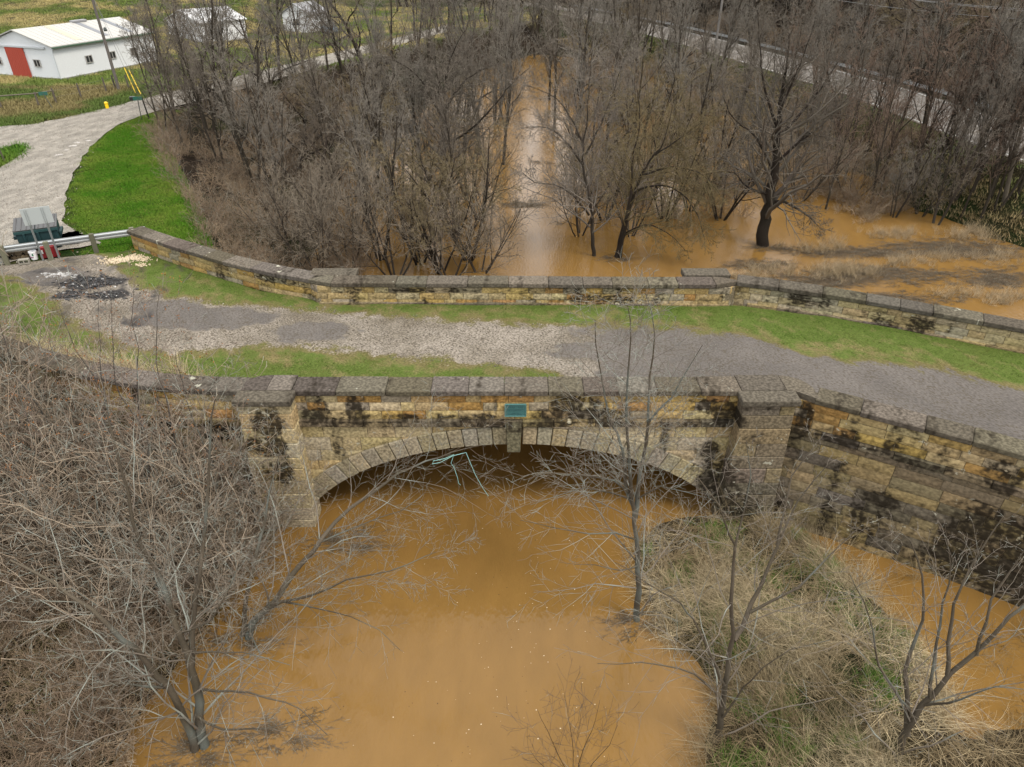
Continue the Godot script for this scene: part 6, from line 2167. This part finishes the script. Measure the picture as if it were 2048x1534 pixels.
	for q in [[50, 527, 0.35, "concrete block lying on its side beside the white bucket", 0.0], [8, 527, 0.3, "concrete block under another at the end of the log pile", 0.0], [6, 527, 0.3, "concrete block stacked upon another by the log pile", 0.21]]:
		p = at(q[0], q[1], ROAD) + Vector3(0, q[4], 0)
		o = thing("concrete_block", q[3], "block", p, q[2])
		b = B.new()
		for e in [[0, 0.02, 0.40, 0.04], [0, 0.18, 0.40, 0.04], [-0.18, 0.1, 0.04, 0.12], [0.18, 0.1, 0.04, 0.12], [0.0, 0.1, 0.04, 0.12]]:
			b.box(Transform3D(Basis(), Vector3(e[0], e[1], 0)), Vector3(e[2], e[3] + 0.001, 0.2), Color(0.30, 0.28, 0.235))
		part("shell", b, M.paint, o)
	tr.seed = 77
	for k in 14:
		p = at(16 + (k % 7) * 7.5, 521 - (k % 7) * 0.8, ROAD) + Vector3(0, 0.09 + 0.17 * (k / 7), 0) + back * 0.15
		b = B.new()
		var ax := (back + dir * tr.randf_range(-0.5, 0.5)).normalized()
		b.lathe(-ax * 0.2, [[0.0, 0.0], [0.08, 0.0], [0.088, 0.02], [0.082, 0.2], [0.088, 0.4], [0.08, 0.42], [0.0, 0.42]], 7, Color(0.15, 0.115, 0.075) * tr.randf_range(0.6, 1.7), ax)
		var lg := part("firewood_log", b, M.wood, self)
		lg.position = p
		tag(lg, "short cut log in the low pile under the guard rail", "log", "logs piled under the guard rail")
	p = at(142, 490, ROAD) + back * 0.55
	o = thing("black_bag", "glossy black plastic bag heaped beside the dumpster", "bag", p)
	b = B.new()
	var rows := []
	for j in 9:
		var row := []
		for k in 17:
			var th := TAU * k / 16.0
			var ph := PI * 0.5 * j / 8.0
			var d := Vector3(cos(th) * cos(ph), sin(ph), sin(th) * cos(ph))
			var r := 1.0 + 0.35 * n1.get_noise_3d(d.x * 22.0, d.y * 22.0, d.z * 22.0)
			row.append(Vector3(d.x * 0.72 * r, d.y * 0.42 * r - 0.02, d.z * 0.5 * r))
		rows.append(row)
	b.grid(rows, 17, [Color(0.012, 0.012, 0.014)])
	for k in b.v.size():   # the heap closes on itself: let its faces look outwards
		b.n[k] = (b.v[k] / Vector3(0.5, 0.18, 0.25)).normalized()
	part("heap", b, M.shiny, o)

func _ready() -> void:
	# --- camera, sky, sun, exposure
	rng.seed = 5
	n1.seed = 9
	n1.frequency = 0.06
	n2.seed = 19
	n2.frequency = 0.05
	n2.fractal_octaves = 4
	var cam := Camera3D.new()
	cam.name = "camera"
	cam.fov = rad_to_deg(2.0 * atan(767.0 / FOCAL))
	cam.far = 1500.0
	cam.near = 0.1
	cam.position = Vector3(0, EYE, 0)
	cam.rotation_degrees = Vector3(-PITCH, 0, 0)
	add_child(cam)
	cam.current = true
	var env := Environment.new()
	env.background_mode = Environment.BG_SKY
	var sky := Sky.new()
	var sm := ProceduralSkyMaterial.new()
	sm.sky_top_color = Color(1.0, 1.0, 1.0)
	sm.sky_horizon_color = Color(0.8, 0.81, 0.82)
	sm.sky_curve = 0.5
	sm.ground_bottom_color = Color(0.3, 0.28, 0.25)
	sm.ground_horizon_color = Color(0.6, 0.6, 0.6)
	sm.sun_angle_max = 1.0
	sky.sky_material = sm
	env.sky = sky
	env.background_energy_multiplier = 1.0
	env.tonemap_mode = Environment.TONE_MAPPER_LINEAR
	env.tonemap_exposure = 2.25
	env.sdfgi_enabled = true
	env.ssao_enabled = true
	env.ssil_enabled = true
	var we := WorldEnvironment.new()
	we.name = "world"
	we.environment = env
	add_child(we)
	var sun := DirectionalLight3D.new()
	sun.name = "sun"
	sun.light_energy = 0.45
	sun.light_angular_distance = 16.0
	sun.light_color = Color(1.0, 0.97, 0.92)
	sun.rotation_degrees = Vector3(-56, 52, 0)
	sun.shadow_enabled = true
	add_child(sun)
	var t0 := Time.get_ticks_msec()
	make_materials()
	M.siding = coloured("white_siding", M.t_tex, 0.5, 0.55)
	M.roofing = coloured("metal_roof", M.t_tex, 0.35, 0.55)
	M.glassy = coloured("window_glass", null, 1.0, 0.08)
	M.sheet = coloured("sheet_aluminium", null, 1.0, 0.5)
	M.sheet.metallic = 0.3
	M.shiny = coloured("black_plastic", null, 1.0, 0.22)
	M.puddle = coloured("puddle_water", null, 1.0, 0.03)
	print("materials ", Time.get_ticks_msec() - t0)
	build_ground()
	build_deck()
	build_roads()
	print("land ", Time.get_ticks_msec() - t0)
	build_bridge()
	print("bridge ", Time.get_ticks_msec() - t0)
	build_farm()
	build_roadside()
	build_near_trees()
	print("near trees ", Time.get_ticks_msec() - t0)
	build_far_trees()
	print("far trees ", Time.get_ticks_msec() - t0)
	build_brush()
	build_grass()
	print("all ", Time.get_ticks_msec() - t0)
